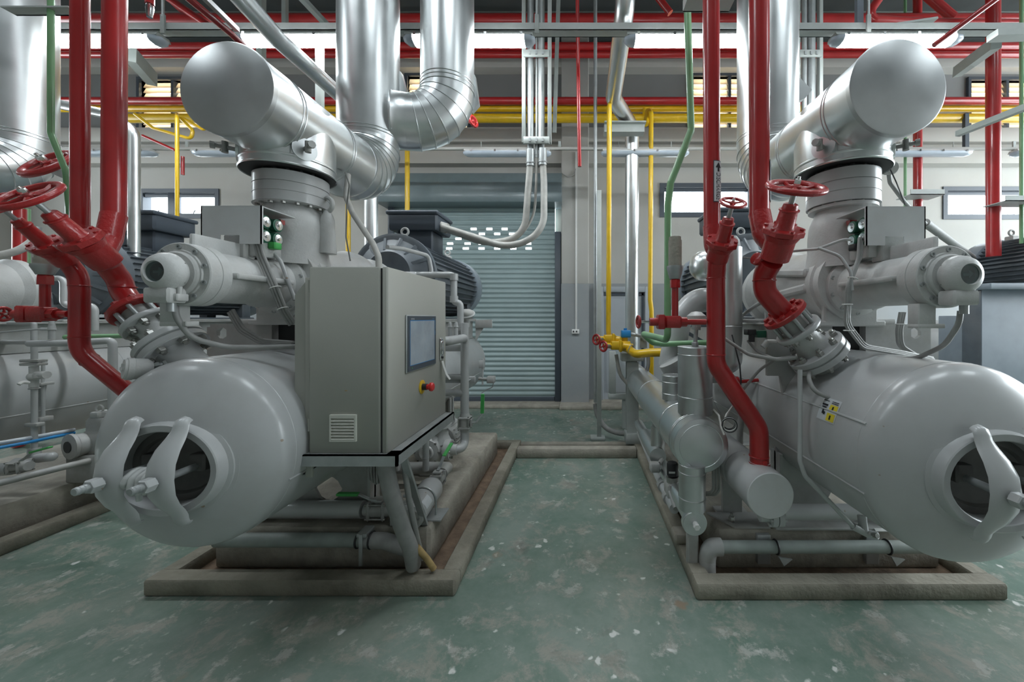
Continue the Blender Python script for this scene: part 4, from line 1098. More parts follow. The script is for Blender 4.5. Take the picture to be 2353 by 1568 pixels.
# ------------------------------------------------------------------ solenoid boxes on the slide valve cylinders
def solenoid_box(cx, Y, z0, z1, side, label, zc):
    t = thing('solenoid_cover', (cx, Y + .1, zc), label, 'cover', 'sheet metal solenoid covers')
    w = .152; a, b = cx - w, cx + w; d = .23
    m = MB(); nx0, nx1, nz = cx - .055, cx + .042, z0 + .045
    holed(m, a, b, z0, z1, [(nx0, nx1, z0 - .01, nz)], lambda mm, p, q, lo, hi: mm.box(p, q, Y, Y + .004, lo, hi))
    m.box(a, b, Y, Y + d, z1 - .006, z1, .003)
    m.box(a, a + .006, Y, Y + .012, z0, z1); m.box(b - .006, b, Y, Y + .012, z0, z1)
    part('cover', m, M['cover_grey'], t)
    part('post', MB().box(cx - .05, cx + .04, Y + .03, Y + .10, zc - .02, z0 + .012, .006), M['grey_cast'], t)
    part('manifold', MB().box(cx - .10, cx + .10, Y + .06, Y + .20, z0 - .05, z0 + .06, .008), M['grey_cast'], t)
    for k, (dy, dz) in enumerate(((.045, .125), (.125, .125), (.045, .05), (.125, .05))):
        c = V(cx + side * .075, Y + dy + .015, z0 + dz)
        cl = part('solenoid_coil', MB().lathe(c, (side, 0, 0), [(0, .034), (.05, .034), (.052, .030)], 18).box(c.x - .02, c.x + .02, c.y - .03, c.y + .03, c.z - .036, c.z + .036, .006), M['green_dark'], t, 'dark green coil with chrome face')
        part('coil_face', MB().lathe(c + V(side * .052, 0, 0), (side, 0, 0), [(0, .026), (.003, .026), (.004, .008), (.010, .008), (.010, 0)], 16), M['chrome'], cl)
    part('terminal_plug', MB().box(cx + side * .10, cx + side * .14, Y + .10, Y + .15, z0 - .005, z0 + .03, .005), M['green_handle' if side > 0 else 'black'], t)
    part('red_tag', MB().box(cx + side * .06, cx + side * .10, Y + .19, Y + .22, z1 - .045, z1 - .02), M['red'], t)
    return t
solenoid_box(-1.745, 1.90, 1.950, 2.142, 1, 'grey sheet metal solenoid cover on the compressor cylinder left of the beige cabinet', 1.905)
solenoid_box(1.625, 1.94, 1.950, 2.150, -1, 'grey sheet metal solenoid cover on the right compressor cylinder', 1.895)

# ------------------------------------------------------------------ cables and small tubing on the machines
def cables(label, runs, mat='cable', cat='cable', group=None, ties=()):
    p0 = Vector(runs[0][0][0]); t = thing('cable_bundle', p0, label, cat, group)
    for pts, r in runs: part('cable', MB().tube(pts, r, .08, 8, 5), M[mat], t, ang=70)
    for c, ax, r in ties: part('cable_tie', MB().torus(c, ax, r, .003, 16, 5), M['white'], t)
    return t
def off(pts, dx, dy, dz): return [Vector(p) + V(dx, dy, dz) for p in pts]
b1 = [W(1978, 545, 2.0), W(1975, 592, 1.98), W(1950, 655, 1.93), W(1945, 745, 1.93), W(1985, 797, 1.95), W(2075, 812, 2.05), W(2140, 825, 2.2)]
cables('bundle of grey cables tied together, running down in front of the right compressor', [(off(b1, .011 * i, .004 * i, .006 * i), .0075) for i in (-1, 0, 1)] + [(off(b1[2:], .02, .012, .0), .007)],
       ties=[(W(1947, 700, 1.93), (0, 0, 1), .022), (W(1960, 640, 1.94), (.3, 0, 1), .02), (W(1950, 760, 1.935), (0, 0, 1), .022)])
b2 = [W(2074, 718, 2.1), W(2066, 760, 2.1), W(2068, 795, 2.12), W(2100, 815, 2.15), W(2140, 826, 2.2)]
cables('shorter grey cable bundle hanging under the right slide valve cylinder', [(off(b2, .012 * i, 0, 0), .008) for i in (-1, 0, 1)], ties=[(W(2070, 745, 2.1), (0, 0, 1), .022)])
pipe('grey_cable', [W(2207, 715, 1.65), W(2204, 745, 1.65), W(2170, 795, 1.70), W(2110, 822, 1.80), W(2060, 828, 1.88)], .011, M['cable'], 'grey cable swinging from the right indicator dome down to the vessel', 'cable', bend=.12, seg=8)
pipe('grey_cable', [W(402, 690, 1.66), W(404, 728, 1.66), W(438, 778, 1.70), W(525, 799, 1.80), W(610, 798, 1.86), W(690, 796, 1.93)], .012, M['cable'], 'pale grey cable swinging from the left indicator dome towards the cabinet', 'cable', bend=.12, seg=8)
b3 = [W(592, 560, 1.96), W(600, 590, 1.95), W(630, 660, 1.93), W(652, 715, 1.95), W(672, 745, 2.0)]
cables('three grey cables running from the left solenoid cover down behind the cabinet', [(off(b3, .013 * i, 0, .006 * i), .008) for i in (-1, 0, 1)], ties=[(W(632, 662, 1.93), (.4, 0, -1), .024), (W(650, 710, 1.95), (.4, 0, -1), .024)])
b4 = [W(530, 715, 2.1), W(555, 758, 2.1), W(600, 785, 2.1), W(670, 790, 2.1)]
cables('grey cables under the left slide valve cylinder', [(off(b4, .012 * i, 0, .008 * i), .008) for i in (-1, 0, 1)])
pipe('grey_conduit', [W(552, 578, 2.0), W(625, 578, 2.05), W(645, 600, 2.05), W(678, 690, 2.05)], .010, M['grey'], 'small grey tube bending down from the left solenoid cover', 'conduit', bend=.05, seg=10)
pipe('grey_conduit', [W(800, 402, 2.55), W(796, 455, 2.45), W(810, 490, 2.35), W(857, 560, 2.2), W(870, 590, 2.15), W(872, 640, 2.12)], .017, M['hose'], 'bent grey conduit dropping to the top of the beige cabinet', 'conduit', bend=.12, seg=10)
pipe('grey_cable', [W(793, 395, 2.2), W(803, 425, 2.25), W(797, 470, 2.3), W(795, 545, 2.35), W(805, 600, 2.4)], .0045, M['cable'], 'thin cable hanging from the duct port above the beige cabinet', 'cable', bend=.05, seg=6)
pipe('grey_cable', [W(1660, 775, 2.35), W(1720, 815, 2.2), W(1790, 828, 2.1), W(1830, 822, 2.05)], .011, M['cable'], 'grey cable drooping across behind the long red pipe to the right check valve', 'cable', bend=.1, seg=8)
pipe('grey_cable', [W(1718, 783, 2.35), W(1740, 808, 2.3), W(1780, 826, 2.15), W(1828, 820, 2.08)], .009, M['cable'], 'thin grey cable from the dark green switch to the right check valve', 'cable', bend=.08, seg=8)
pipe('grey_conduit', [W(1700, 905, 2.3), W(1745, 850, 2.3), W(1782, 826, 2.2), W(1822, 824, 2.1)], .009, M['cable'], 'thin grey conduit rising to the right from behind the red pipe', 'conduit', bend=.08, seg=8)
pipe('capillary_tube', [W(1838, 850, 1.98), W(1838, 1060, 1.95), W(1850, 1095, 1.95), W(1962, 1212, 2.0)], .012, M['grey'], 'thin grey tube running down the side of the right vessel to a small drain valve', 'pipe', bend=.08, seg=8)
t = thing('drain_valve', W(1985, 1222, 2.0), 'small drain valve under the right vessel at the end of a thin tube', 'valve')
part('valve_body', MB().cyl(W(1960, 1210, 2.0), W(1992, 1226, 2.0), .020, seg=10).cyl(W(1980, 1185, 2.02), W(1985, 1222, 2.0), .022, seg=10).hexa(W(1992, 1226, 2.0), W(2017, 1232, 1.96) - W(1992, 1226, 2.0), .020, .05), M['grey'], t)
part('spindle', MB().cyl(W(1998, 1228, 1.99), W(2016, 1232, 1.95), .013, seg=8), M['bolt'], t)
pipe('grey_cable', [W(2041, 388, 2.50), W(2045, 420, 2.55), W(2075, 460, 2.6), W(2112, 500, 2.8), W(2128, 514, 3.4)], .013, M['cable'], 'grey cable leading from the right duct port back over the solenoid cover', 'cable', bend=.1, seg=8)
pipe('grey_conduit', [W(2126, 512, 3.4), W(2190, 560, 4.0), W(2235, 592, 4.75)], .036, M['cable'], 'grey flexible conduit slanting down to the motor at the right', 'conduit', seg=12)
t = thing('duct_gauge', W(2050, 390, 2.5), 'small round grey transmitter on the right side of the right duct', 'gauge')
part('housing', MB().cyl(W(2036, 388, 2.52), W(2054, 386, 2.46), .040, seg=18, ch=.006), M['grey_dusty'], t)
part('flying_lead', MB().tube([W(2045, 388, 2.42), W(2060, 420, 2.45), W(2080, 470, 2.6)], .004, .05, 6), M['black'], t)
# tube from the right solenoids across the compressor
pipe('capillary_tube', [W(1955, 552, 1.98), W(1940, 550, 1.98), W(1880, 572, 2.05), W(1810, 578, 2.2), W(1770, 582, 2.3)], .008, M['grey'], 'thin tube running left from the right solenoids over the compressor', 'pipe', bend=.04, seg=8)
pipe('capillary_tube', [W(1880, 570, 2.04), W(1930, 588, 1.98), W(1955, 625, 1.94), W(1958, 668, 1.93)], .008, M['grey'], 'thin curved tube arching down in front of the right compressor flange', 'pipe', bend=.08, seg=8)

# ------------------------------------------------------------------ control cabinet
t = thing('control_cabinet', (-1.11, 2.22, .92), 'beige grey control cabinet with touch panel and red emergency button, on a steel frame', 'cabinet')
ca, cb, cy0, cy1, cz0, cz1 = -1.298, -.955, 1.82, 2.615, .925, 1.824
body = MB().box(ca, cb, cy0, cy1, cz0, cz1, .006)
part('body', body, M['cabinet'], t)
part('door_seal', MB().box(cb, cb + .008, cy0 + .006, cy1 - .006, cz0 + .006, cz1 - .006), M['black'], t)
door = part('door', MB().box(cb + .008, cb + .036, cy0, cy1, cz0, cz1, .006), M['cabinet'], t)
xd = cb + .036
DX = -xd
def yd(x): return DX * F / (VX - x)
hy0, hy1, hz0, hz1 = yd(930.5), yd(998), 1.283, 1.594
pn = MB().box(xd, xd + .010, hy0, hy1, hz0, hz1, .004)
part('panel_edge', pn, M['steel'], door, 'touch panel rim')
part('panel_bezel', MB().box(xd + .010, xd + .0125, hy0 + .008, hy1 - .006, hz0 + .007, hz1 - .006), M['slate'], door)
part('blue_outline', MB().box(xd + .0125, xd + .0130, hy0 + .033, hy1 - .030, hz0 + .035, hz1 - .030), M['blue'], door)
part('screen', MB().box(xd + .0125, xd + .0136, hy0 + .036, hy1 - .033, hz0 + .038, hz1 - .033), M['screen'], door, 'dusty grey touch screen')
def text_on(name, body, size, mat, parent, fn, L=None):
    cu = bpy.data.curves.new(name, 'FONT'); cu.body = body; cu.size = size
    to = bpy.data.objects.new('tmp', cu); COL.objects.link(to); bpy.context.view_layer.update()
    me = bpy.data.meshes.new_from_object(to.evaluated_get(bpy.context.evaluated_depsgraph_get())); bpy.data.objects.remove(to)
    for v in me.vertices: v.co = Vector(fn(v.co.x, v.co.y)) - OFF[parent]
    me.materials.clear(); me.materials.append(mat)
    o = bpy.data.objects.new(name, me); COL.objects.link(o); o.parent = parent; OFF[o] = OFF[parent]
    return o
text_on('lettering', 'SIEMENS', .012, M['paper'], door, lambda a, b: (xd + .0128, hy0 + .045 + a, hz1 - .026 + b))
text_on('lettering', 'TOUCH', .009, M['blue'], door, lambda a, b: (xd + .0128, hy1 - .065 + a, hz1 - .025 + b))
text_on('lettering', 'SIMATIC HMI', .016, M['blue'], door, lambda a, b: (xd + .0128, hy1 - .026 + b, hz1 - .03 - a))
part('status_light', MB().box(xd + .0125, xd + .0135, hy0 + .055, hy0 + .061, hz0 + .018, hz0 + .024), M['green_handle'], door)
lk = part('door_latch', MB().box(xd, xd + .010, yd(1009.5), yd(1015.5), 1.296, 1.444, .004).box(xd + .010, xd + .020, yd(1010.3), yd(1013.5), 1.335, 1.425, .004), M['chrome'], door)
part('latch_button', MB().cyl(V(xd + .01, yd(1012.5), 1.315), V(xd + .018, yd(1012.5), 1.315), .008, seg=10), M['black'], lk)
g = [V(xd + .01, yd(1013), 1.29), V(xd + .02, yd(1013), 1.25), V(xd + .035, yd(1014), 1.20), V(xd + .055, yd(1015), 1.165)]
tg = MB()
for a, b in zip(g, g[1:]): tg.prism([a + V(0, -.016, 0), a + V(0, .016, 0), b + V(0, .016, 0), b + V(0, -.016, 0)], (.0015, 0, .0))
part('hang_tag', tg, M['white'], door, 'pale tag hanging below the latch')
ey = yd(969)
es = part('emergency_stop', MB().lathe(V(xd, ey, 1.174), (1, 0, 0), [(0, .040), (.005, .040), (.007, .036), (.007, .020)], 28, True, False), M['yellow_plastic'], door, 'yellow ring of the emergency button')
part('button_neck', MB().lathe(V(xd + .006, ey, 1.174), (1, 0, 0), [(0, .019), (.026, .019)], 20), M['black'], es)
part('button_cap', MB().lathe(V(xd + .032, ey, 1.174), (1, 0, 0), [(0, .016), (.014, .017), (.018, .025), (.030, .026), (.037, .020), (.038, 0)], 24), M['estop'], es, 'red mushroom cap')
vy = cy0
va, vb, vz0, vz1 = -1.192, -1.066, .986, 1.114
fr = MB()
holed(fr, va, vb, vz0, vz1, [(va + .008, vb - .008, vz0 + .010, vz1 - .016)], lambda m, p, q, lo, hi: m.box(p, q, vy - .012, vy, lo, hi))
fr.box(va + .008, vb - .008, vy - .002, vy - .001, vz0 + .01, vz1 - .016)
vf = part('vent_frame', fr, M['vent'], t, 'square pale louvred vent')
n = 7; st = (vz1 - vz0 - .026) / n
for k in range(n):
    zz = vz0 + .010 + st * k
    part('vent_slat', MB().prism([(va + .008, vy - .013, zz + st * .05), (va + .008, vy - .010, zz + st * .0), (va + .008, vy - .002, zz + st * .62), (va + .008, vy - .004, zz + st * .66)], (vb - va - .016, 0, 0)), M['vent'], vf)
for zz in (1.28, 1.70, 1.03):
    part('hinge', MB().cyl(V(ca - .006, cy0 + .012, zz), V(ca - .006, cy0 + .012, zz + .06), .006, seg=8), M['cabinet'], t)
part('rust_chip', MB().box(-1.125, -1.113, cy0 - .001, cy0, 1.226, 1.230), M['rust'], t)

# the support frame under and behind it
t = thing('cabinet_frame', (-1.1, 2.2, .265), 'grey steel angle frame holding the beige control cabinet beside the vessel', 'frame')
fz = .926
part('front_angle', MB().box(-1.37, -.862, 1.80, 1.812, fz - .055, fz).box(-1.37, -.862, 1.80, 1.86, fz - .006, fz), M['steel'], t)
part('side_angle', MB().box(-.874, -.862, 1.80, 2.62, fz - .055, fz).box(-.92, -.862, 1.80, 2.62, fz - .006, fz, 0), M['steel'], t)
part('rear_angle', MB().box(-1.37, -.862, 2.608, 2.62, fz - .055, fz), M['steel'], t)
pl = MB().prism([(-1.395, 1.86, 1.12 - .16), (-1.335, 1.86, 1.0), (-1.298, 1.86, .92), (-1.298, 1.86, 1.77), (-1.335, 1.86, 1.765), (-1.395, 1.86, 1.69)], (0, .012, 0))
pl.box(-1.335, -1.30, 1.845, 1.86, .80, 1.775, .003)
part('back_plate', pl, M['cabinet'], t)
ch = MB().box(-1.42, -1.335, 1.83, 1.93, 1.0, 1.012, .003).box(-1.42, -1.335, 1.83, 1.93, .815, .827, .003).box(-1.352, -1.335, 1.83, 1.93, .815, 1.012, .003)
part('channel_stub', ch, M['grey'], t)
part('stay', MB().bar(V(-.915, 1.95, fz - .03), V(-.975, 2.40, .265), .035, .02), M['steel'], t)
part('rear_stay', MB().bar(V(-.94, 2.60, fz - .03), V(-1.30, 2.60, .70), .03, .02), M['steel'], t)

# hanging conduits under the cabinet
pipe('flexible_conduit', [W(884, 1062, 2.0), W(898, 1130, 2.02), W(925, 1215, 2.1), W(944, 1262, 2.14), W(950, 1300, 2.22)], .042, M['cable'], 'thick grey flexible conduit hanging from the beige cabinet to the floor', 'conduit', bend=.25, seg=18)
pipe('flexible_conduit', [W(927, 1058, 2.05), W(940, 1150, 2.1), W(958, 1235, 2.18), W(970, 1285, 2.24)], .015, M['cable'], 'thinner grey conduit hanging just right of the thick one under the beige cabinet', 'conduit', bend=.2, seg=12)
pipe('yellowed_hose', [W(958, 1258, 2.16), W(982, 1286, 2.19), W(997, 1308, 2.21)], .018, M['rust'], 'short yellowed hose lying at the front corner of the left curb', 'hose', bend=.05, seg=10)
m = MB()
runs = []
for k in range(7):
    x = 848 + 6 * k
    m2 = [W(x, 1050, 2.1 + .01 * k), W(x - 2 + k, 1080 + 6 * (k % 3), 2.1), W(x + 2, 1105 + 4 * (k % 4), 2.1), W(x + 8, 1100 + 5 * (k % 3), 2.12), W(x + 7, 1050, 2.12)]
    runs.append((m2, .0055))
cables('coil of thin grey wires hanging under the beige cabinet', runs)

# ------------------------------------------------------------------ pipes and valves on the left plinth, right of the vessel
def lever_valve(c, ax, r, lever, label, group='ball valves with green levers', up=V(0, 0, 1)):
    """three-piece ball valve: end blocks, four tie bolts, stem and green lever"""
    t = thing('ball_valve', c, label, 'valve', group)
    u, v, w = frame(ax); c = Vector(c); L = r * 2.6
    m = MB()
    for s in (-1, 1):
        q = c + w * (s * L * .40)
        m.bar(q - w * L * .10, q + w * L * .10, r * 2.5, r * 2.5, b=r * .25)
        m.cyl(q + w * (s * L * .08), q + w * (s * L * .35), r * 1.05, r * .9, seg=16)
    m.cyl(c - w * L * .35, c + w * L * .35, r * 1.12, seg=18)
    m.cyl(c, c + up * r * 1.5, r * .55, seg=12)
    part('body', m, M['grey_dusty'], t)
    for su in (-1, 1):
        for sv in (-1, 1):
            part('tie_bolt', MB().cyl(c + u * (su * r) + v * (sv * r) - w * L * .56, c + u * (su * r) + v * (sv * r) + w * L * .56, r * .17, seg=8), M['bolt'], t)
    h = [Vector(p) for p in lever]
    lv = MB()
    for a, b in zip(h, h[1:]): lv.bar(a, b, r * .55, r * .16)
    hd = part('lever', lv, M['steel'], t)
    part('sleeve', MB().bar(h[-2], h[-1] + (h[-1] - h[-2]) * .02, r * .75, r * .36, b=r * .1), M['green_handle'], hd, 'green plastic lever sleeve')
    part('stem_plate', MB().bar(c + up * r * 1.30, c + up * r * 1.55, r * 1.5, r * 1.5), M['grey_dusty'], t)
    return t
pipe('drain_line', [V(-2.15, 2.46, .335), V(-1.40, 2.46, .335)], .052, M['grey'], 'grey pipe lying on the left plinth, leading to a ball valve with green lever', 'pipe', seg=20)
lever_valve(V(-1.30, 2.46, .335), (1, 0, 0), .045, [V(-1.30, 2.44, .405), V(-1.345, 2.43, .415), V(-1.40, 2.41, .455), V(-1.53, 2.40, .46)], 'ball valve with green lever pointing left, under the beige cabinet')
pipe('drain_line', [V(-1.20, 2.46, .335), V(-1.13, 2.46, .335), V(-1.10, 2.46, .345), V(-1.04, 2.46, .36)], .05, M['grey_dusty'], 'short grey pipe joining the ball valve to the filter canister', 'pipe', bend=.04)
t = thing('flange_plate', V(-1.14, 2.40, .28), 'upright grey plate with bolts behind the hanging conduits', 'plate')
part('plate', MB().prism([(-1.19, 2.385, .268), (-1.05, 2.385, .268), (-1.07, 2.385, .36), (-1.13, 2.385, .395), (-1.19, 2.385, .36)], (0, .016, 0)), M['grey_dusty'], t)
for px_, pz in ((-1.165, .35), (-1.165, .305), (-1.11, .285)): inst('bolt', ('pb',), lambda mb: mb.hexa(V(0, 0, 0), (0, 0, 1), .012, .01), M['bolt'], t, V(px_, 2.385, pz), (0, -1, 0))
# filter canister with saddle plate and strap
fd = V(0, 1, .10).normalized(); f0 = V(-1.035, 2.32, .348)
t = thing('filter_canister', V(-1.035, 2.5, .28), 'light grey filter canister with a white label, lying at the front of the left plinth', 'filter')
part('shell', MB().lathe(f0, fd, [(0, .066), (.004, .078), (.030, .080), (.034, .076), (.040, .082), (.33, .082), (.36, .070), (.375, .045)], 36), M['grey'], t)
part('end_disc', MB().lathe(f0 - fd * .008, fd, [(0, .062), (.01, .068)], 28), M['grey_dusty'], t)
bolts(t, f0 - fd * .008, -fd, .055, 6, .006, .006, M['bolt'])
def cyl_patch(a0, a1, t0, t1, r, mat, nm):
    m = MB(); n = 6; u = V(1, 0, 0); v = fd.cross(u)
    if v.z < 0: v = -v
    g = [[f0 + fd * tt + (u * math.cos(a0 + (a1 - a0) * i / n) + v * math.sin(a0 + (a1 - a0) * i / n)) * r for tt in (t0, t1)] for i in range(n + 1)]
    for a, b in zip(g, g[1:]): m.add([a[0], a[1], b[1], b[0]], [(0, 1, 2, 3)])
    return part(nm, m, mat, t)
cyl_patch(.25, .95, .06, .15, .0832, M['paper'], 'name_label')
part('strap', MB().sweep([f0 + fd * .19 + V(.088 * math.cos(a), 0, .088 * math.sin(a)) for a in (math.radians(d) for d in range(0, 181, 15))], .006, 8).cyl(f0 + fd * .19 + V(.088, 0, 0), f0 + fd * .19 + V(.088, 0, -.10), .006, seg=8).cyl(f0 + fd * .19 + V(-.088, 0, 0), f0 + fd * .19 + V(-.088, 0, -.10), .006, seg=8), M['steel'], t)
part('saddle_plate', MB().box(-1.17, -.89, 2.44, 2.60, .262, .272, .002), M['steel'], t)
part('vent_cock', MB().cyl(f0 + fd * .05 + V(-.02, 0, .08), f0 + fd * .05 + V(-.02, 0, .15), .009, seg=8).cyl(f0 + fd * .05 + V(-.06, 0, .11), f0 + fd * .05 + V(.0, 0, .11), .010, seg=8), M['steel'], t)
lever_valve(f0 + fd * .46, fd, .038, [f0 + fd * .46 + V(0, 0, .062), f0 + fd * .47 + V(.004, .02, .075), f0 + fd * .5 + V(.012, .05, .13), f0 + fd * .58 + V(.02, .12, .17)], 'ball valve with green lever behind the filter canister on the left plinth')
pipe('oil_line', [f0 + fd * .54, f0 + fd * .62, V(-1.03, 2.97, .40), V(-1.30, 2.97, .40), V(-1.62, 2.97, .40)], .045, M['grey_dusty'], 'grey oil pipe bending left behind the second ball valve', 'pipe', bend=.08)
pipe('oil_line', [V(-1.18, 2.92, .40), V(-1.18, 2.92, .80)], .024, M['grey'], 'thin grey riser with a socket, standing on the oil pipe under the cabinet', 'pipe', welds=[(V(-1.18, 2.92, .50), (0, 0, 1))])
pipe('oil_line', [V(-1.40, 2.92, .40), V(-1.40, 2.92, .56)], .018, M['grey'], 'short thin grey stub standing on the oil pipe left of the riser', 'pipe')
# oil pump
t = thing('oil_pump', V(-1.15, 3.3, .265), 'small cast grey oil pump with finned motor on the left plinth', 'pump')
part('pump_body', MB().lathe(V(-1.25, 3.10, .47), (0, 1, 0), [(0, .05), (.01, .10), (.05, .115), (.06, .13), (.09, .13), (.10, .10), (.18, .09)], 24).box(-1.33, -1.17, 3.12, 3.28, .265, .40, .02), M['grey_cast'], t)
part('sight_ring', MB().torus(V(-1.25, 3.095, .47), (0, 1, 0), .05, .012, 24, 8), M['grey_cast'], t)
bolts(t, V(-1.25, 3.115, .47), (0, -1, 0), .10, 8, .010, .01, M['bolt'])
part('pump_neck', MB().lathe(V(-1.17, 3.22, .52), (0, 0, 1), [(0, .09), (.06, .06), (.12, .055), (.13, .085), (.16, .085)], 20), M['grey_cast'], t)
part('side_flange', MB().lathe(V(-1.12, 3.18, .47), (1, 0, 0), [(-.05, .05), (0, .05), (0, .085), (.025, .085), (.027, .085), (.05, .085), (.05, .045), (.10, .045)], 24), M['grey_cast'], t)
bolts(t, V(-1.07, 3.18, .47), (1, 0, 0), .066, 8, .010, .012, M['bolt'])
fm = MB().lathe(V(-1.22, 3.32, .50), (0, 1, 0), [(0, .08), (.02, .12), (.05, .125), (.30, .125), (.33, .10)], 28)
part('pump_motor', fm, M['grey_dusty'], t)
fm = MB()
for k in range(20):
    a = PI * 2 * k / 20; d = V(math.cos(a), 0, math.sin(a))
    fm.bar(V(-1.22, 3.38, .50) + d * .12, V(-1.22, 3.60, .50) + d * .12, .008, .03, up=d)
part('motor_fins', fm, M['grey_dusty'], t, kind='stuff')
part('terminal_box', MB().box(-1.28, -1.14, 3.36, 3.50, .61, .68, .01), M['grey'], t)
# tall riser with valve and U-bolts
RX, RY = -1.0, 3.32
t = thing('oil_riser', V(RX, RY, .30), 'tall grey riser pipe standing at the right edge of the left plinth', 'pipe')
part('riser', MB().tube([V(RX - .14, 3.18, .47), V(RX, 3.18, .47), V(RX, RY, .47), V(RX, RY, 1.36), V(RX, RY - .02, 1.40), V(RX, 2.86, 1.40), V(-1.16, 2.84, 1.40)], .036, .05, 16), M['grey'], t)
part('stub', MB().cyl(V(RX, RY, 1.38), V(RX, RY, 1.53), .032, seg=14), M['grey'], t)
part('stub', MB().cyl(V(RX - .22, RY, 1.06), V(RX, RY, 1.06), .025, seg=12), M['grey'], t)
part('stub', MB().cyl(V(RX - .22, RY, .92), V(RX, RY, .92), .030, seg=12).cyl(V(RX - .08, RY, .92), V(RX, RY, .92), .036, seg=12), M['grey'], t)
lever_valve(V(RX, RY, .66), (0, 0, 1), .042, [V(RX + .05, RY, .66), V(RX + .10, RY, .66), V(RX + .145, RY + .03, .73), V(RX + .15, RY + .03, .90)], 'ball valve on the tall grey riser, green lever standing up', up=V(1, 0, 0))
t = thing('pipe_support', V(-1.15, RY, 1.3), 'grey flat steel arms holding the tall riser with U-bolts', 'bracket')
part('upper_arm', MB().box(-1.34, -.98, RY - .02, RY + .03, 1.285, 1.345, .003), M['grey'], t)
part('lower_arm', MB().box(-1.34, -.92, RY + .03, RY + .06, 1.0, 1.055, .003), M['grey'], t)
part('u_bolt', MB().sweep([V(RX + .042 * math.cos(a), RY - .045 * math.sin(a) + .03, 1.03) for a in (math.radians(d) for d in range(0, 181, 15))], .006, 8), M['steel'], t)
# upper vent line by the motor
t = thing('vent_line', V(-1.1, 3.5, 1.5), 'stepped grey pipe with elbows beside the motor, behind the top of the cabinet', 'pipe')
Yv = 3.5
A = [W(880, 632, 3.2), W(955, 632, Yv), W(1043, 632, Yv), W(1043, 695, Yv), W(1058, 697, Yv), W(1058, 742, Yv)]
part('run', MB().tube(A, .030, .04, 14), M['grey'], t)
for p in (W(1043, 637, Yv), W(1043, 688, Yv)):
    part('socket', MB().cyl(p + V(0, 0, -.03), p + V(0, 0, .03), .038, seg=14), M['grey'], t)
part('flange', MB().cyl(W(1060, 742, Yv), W(1060, 752, Yv), .055, seg=20).cyl(W(1060, 753, Yv), W(1060, 760, Yv), .055, seg=20), M['grey'], t)
part('lower_run', MB().cyl(W(1060, 757, Yv), V(W(1060, 760, Yv).x, Yv, 1.41), .032, seg=14), M['grey'], t)
part('small_tube', MB().tube([W(890, 568, 3.0), W(925, 572, 3.2), W(985, 588, Yv), W(991, 620, Yv), W(991, 634, Yv)], .018, .05, 10), M['grey'], t)
for xx in (1034, 1048):
    part('gauge_cock', MB().cyl(W(xx, 782, 3.1), W(xx, 745, 3.1), .016, seg=10).cyl(W(xx, 752, 3.1), W(xx, 740, 3.1), .020, .010, seg=10), M['grey'], t)
t = thing('temperature_sensor', W(1073, 722, 4.0), 'round grey sensor head behind the stepped pipe beside the motor', 'sensor')
part('housing', MB().sphere(W(1073, 722, 4.0), .075, 18, (1, 1, .75)).cyl(W(1073, 734, 4.0), W(1073, 752, 4.0), .03, seg=12), M['grey_dusty'], t)
part('rim', MB().torus(W(1073, 722, 4.0), (0, -.6, 1), .075, .01, 24, 6), M['grey'], t)
# sight tube and sensor box on the far end of the left vessel
t = thing('level_gauge', W(1108, 850, 5.0), 'narrow sight tube with a small sensor box at the far end of the left vessel', 'gauge')
Yg = 5.0
part('tube', MB().cyl(W(1109, 825, Yg), W(1109, 885, Yg), .012, seg=10).box(W(1099, 0, Yg).x, W(1112, 0, Yg).x, Yg - .02, Yg + .02, zz_(846, Yg), zz_(828, Yg), .004), M['grey'], t)
part('sensor_box', MB().box(W(1120, 0, Yg).x, W(1137, 0, Yg).x, Yg - .05, Yg + .05, zz_(880, Yg), zz_(865, Yg), .006).cyl(W(1100, 870, Yg), W(1120, 872, Yg), .02, seg=10), M['grey_dusty'], t)
part('lead', MB().tube([W(1134, 880, Yg), W(1132, 890, Yg), W(1118, 896, Yg), W(1106, 904, Yg)], .006, .03, 6), M['cable'], t)

# ------------------------------------------------------------------ grey-green drain pipes along the front of the plinths
t = thing('front_drain_pipe', V(-1.8, 2.30, .09), 'grey green pipe lying in front of the left plinth, in a bracket', 'pipe', 'pipes along the plinth fronts')
part('run', MB().cyl(V(-2.20, 2.305, .225), V(-1.30, 2.305, .225), .040, seg=20), M['pcb'], t)
part('hose_end', MB().tube([V(-1.30, 2.305, .225), V(-1.18, 2.305, .22), V(-1.02, 2.30, .17), V(-.98, 2.28, .11)], .046, .1, 14), M['cable'], t)
part('clamp', MB().torus(V(-1.34, 2.305, .225), (1, 0, 0), .043, .006, 20, 6).torus(V(-1.26, 2.305, .225), (1, 0, 0), .046, .006, 20, 6), M['black'], t, kind='stuff')
part('bracket', MB().box(-1.33, -1.27, 2.26, 2.36, .262, .285, .003).box(-1.31, -1.29, 2.25, 2.262, .10, .285, .002), M['steel'], t)
t = thing('front_drain_pipe', V(1.5, 2.27, .09), 'grey green pipe lying in front of the right plinth, two brackets', 'pipe', 'pipes along the plinth fronts')
part('run', MB().cyl(V(.84, 2.285, .195), V(2.06, 2.285, .195), .036, seg=20), M['pcb'], t)
part('end_nipple', MB().cyl(V(2.06, 2.285, .195), V(2.14, 2.285, .19), .022, seg=12), M['black'], t)
part('end_elbow', MB().tube([V(.86, 2.285, .195), V(.79, 2.285, .195), V(.78, 2.30, .12), V(.78, 2.30, .02)], .05, .05, 14), M['grey_dusty'], t)
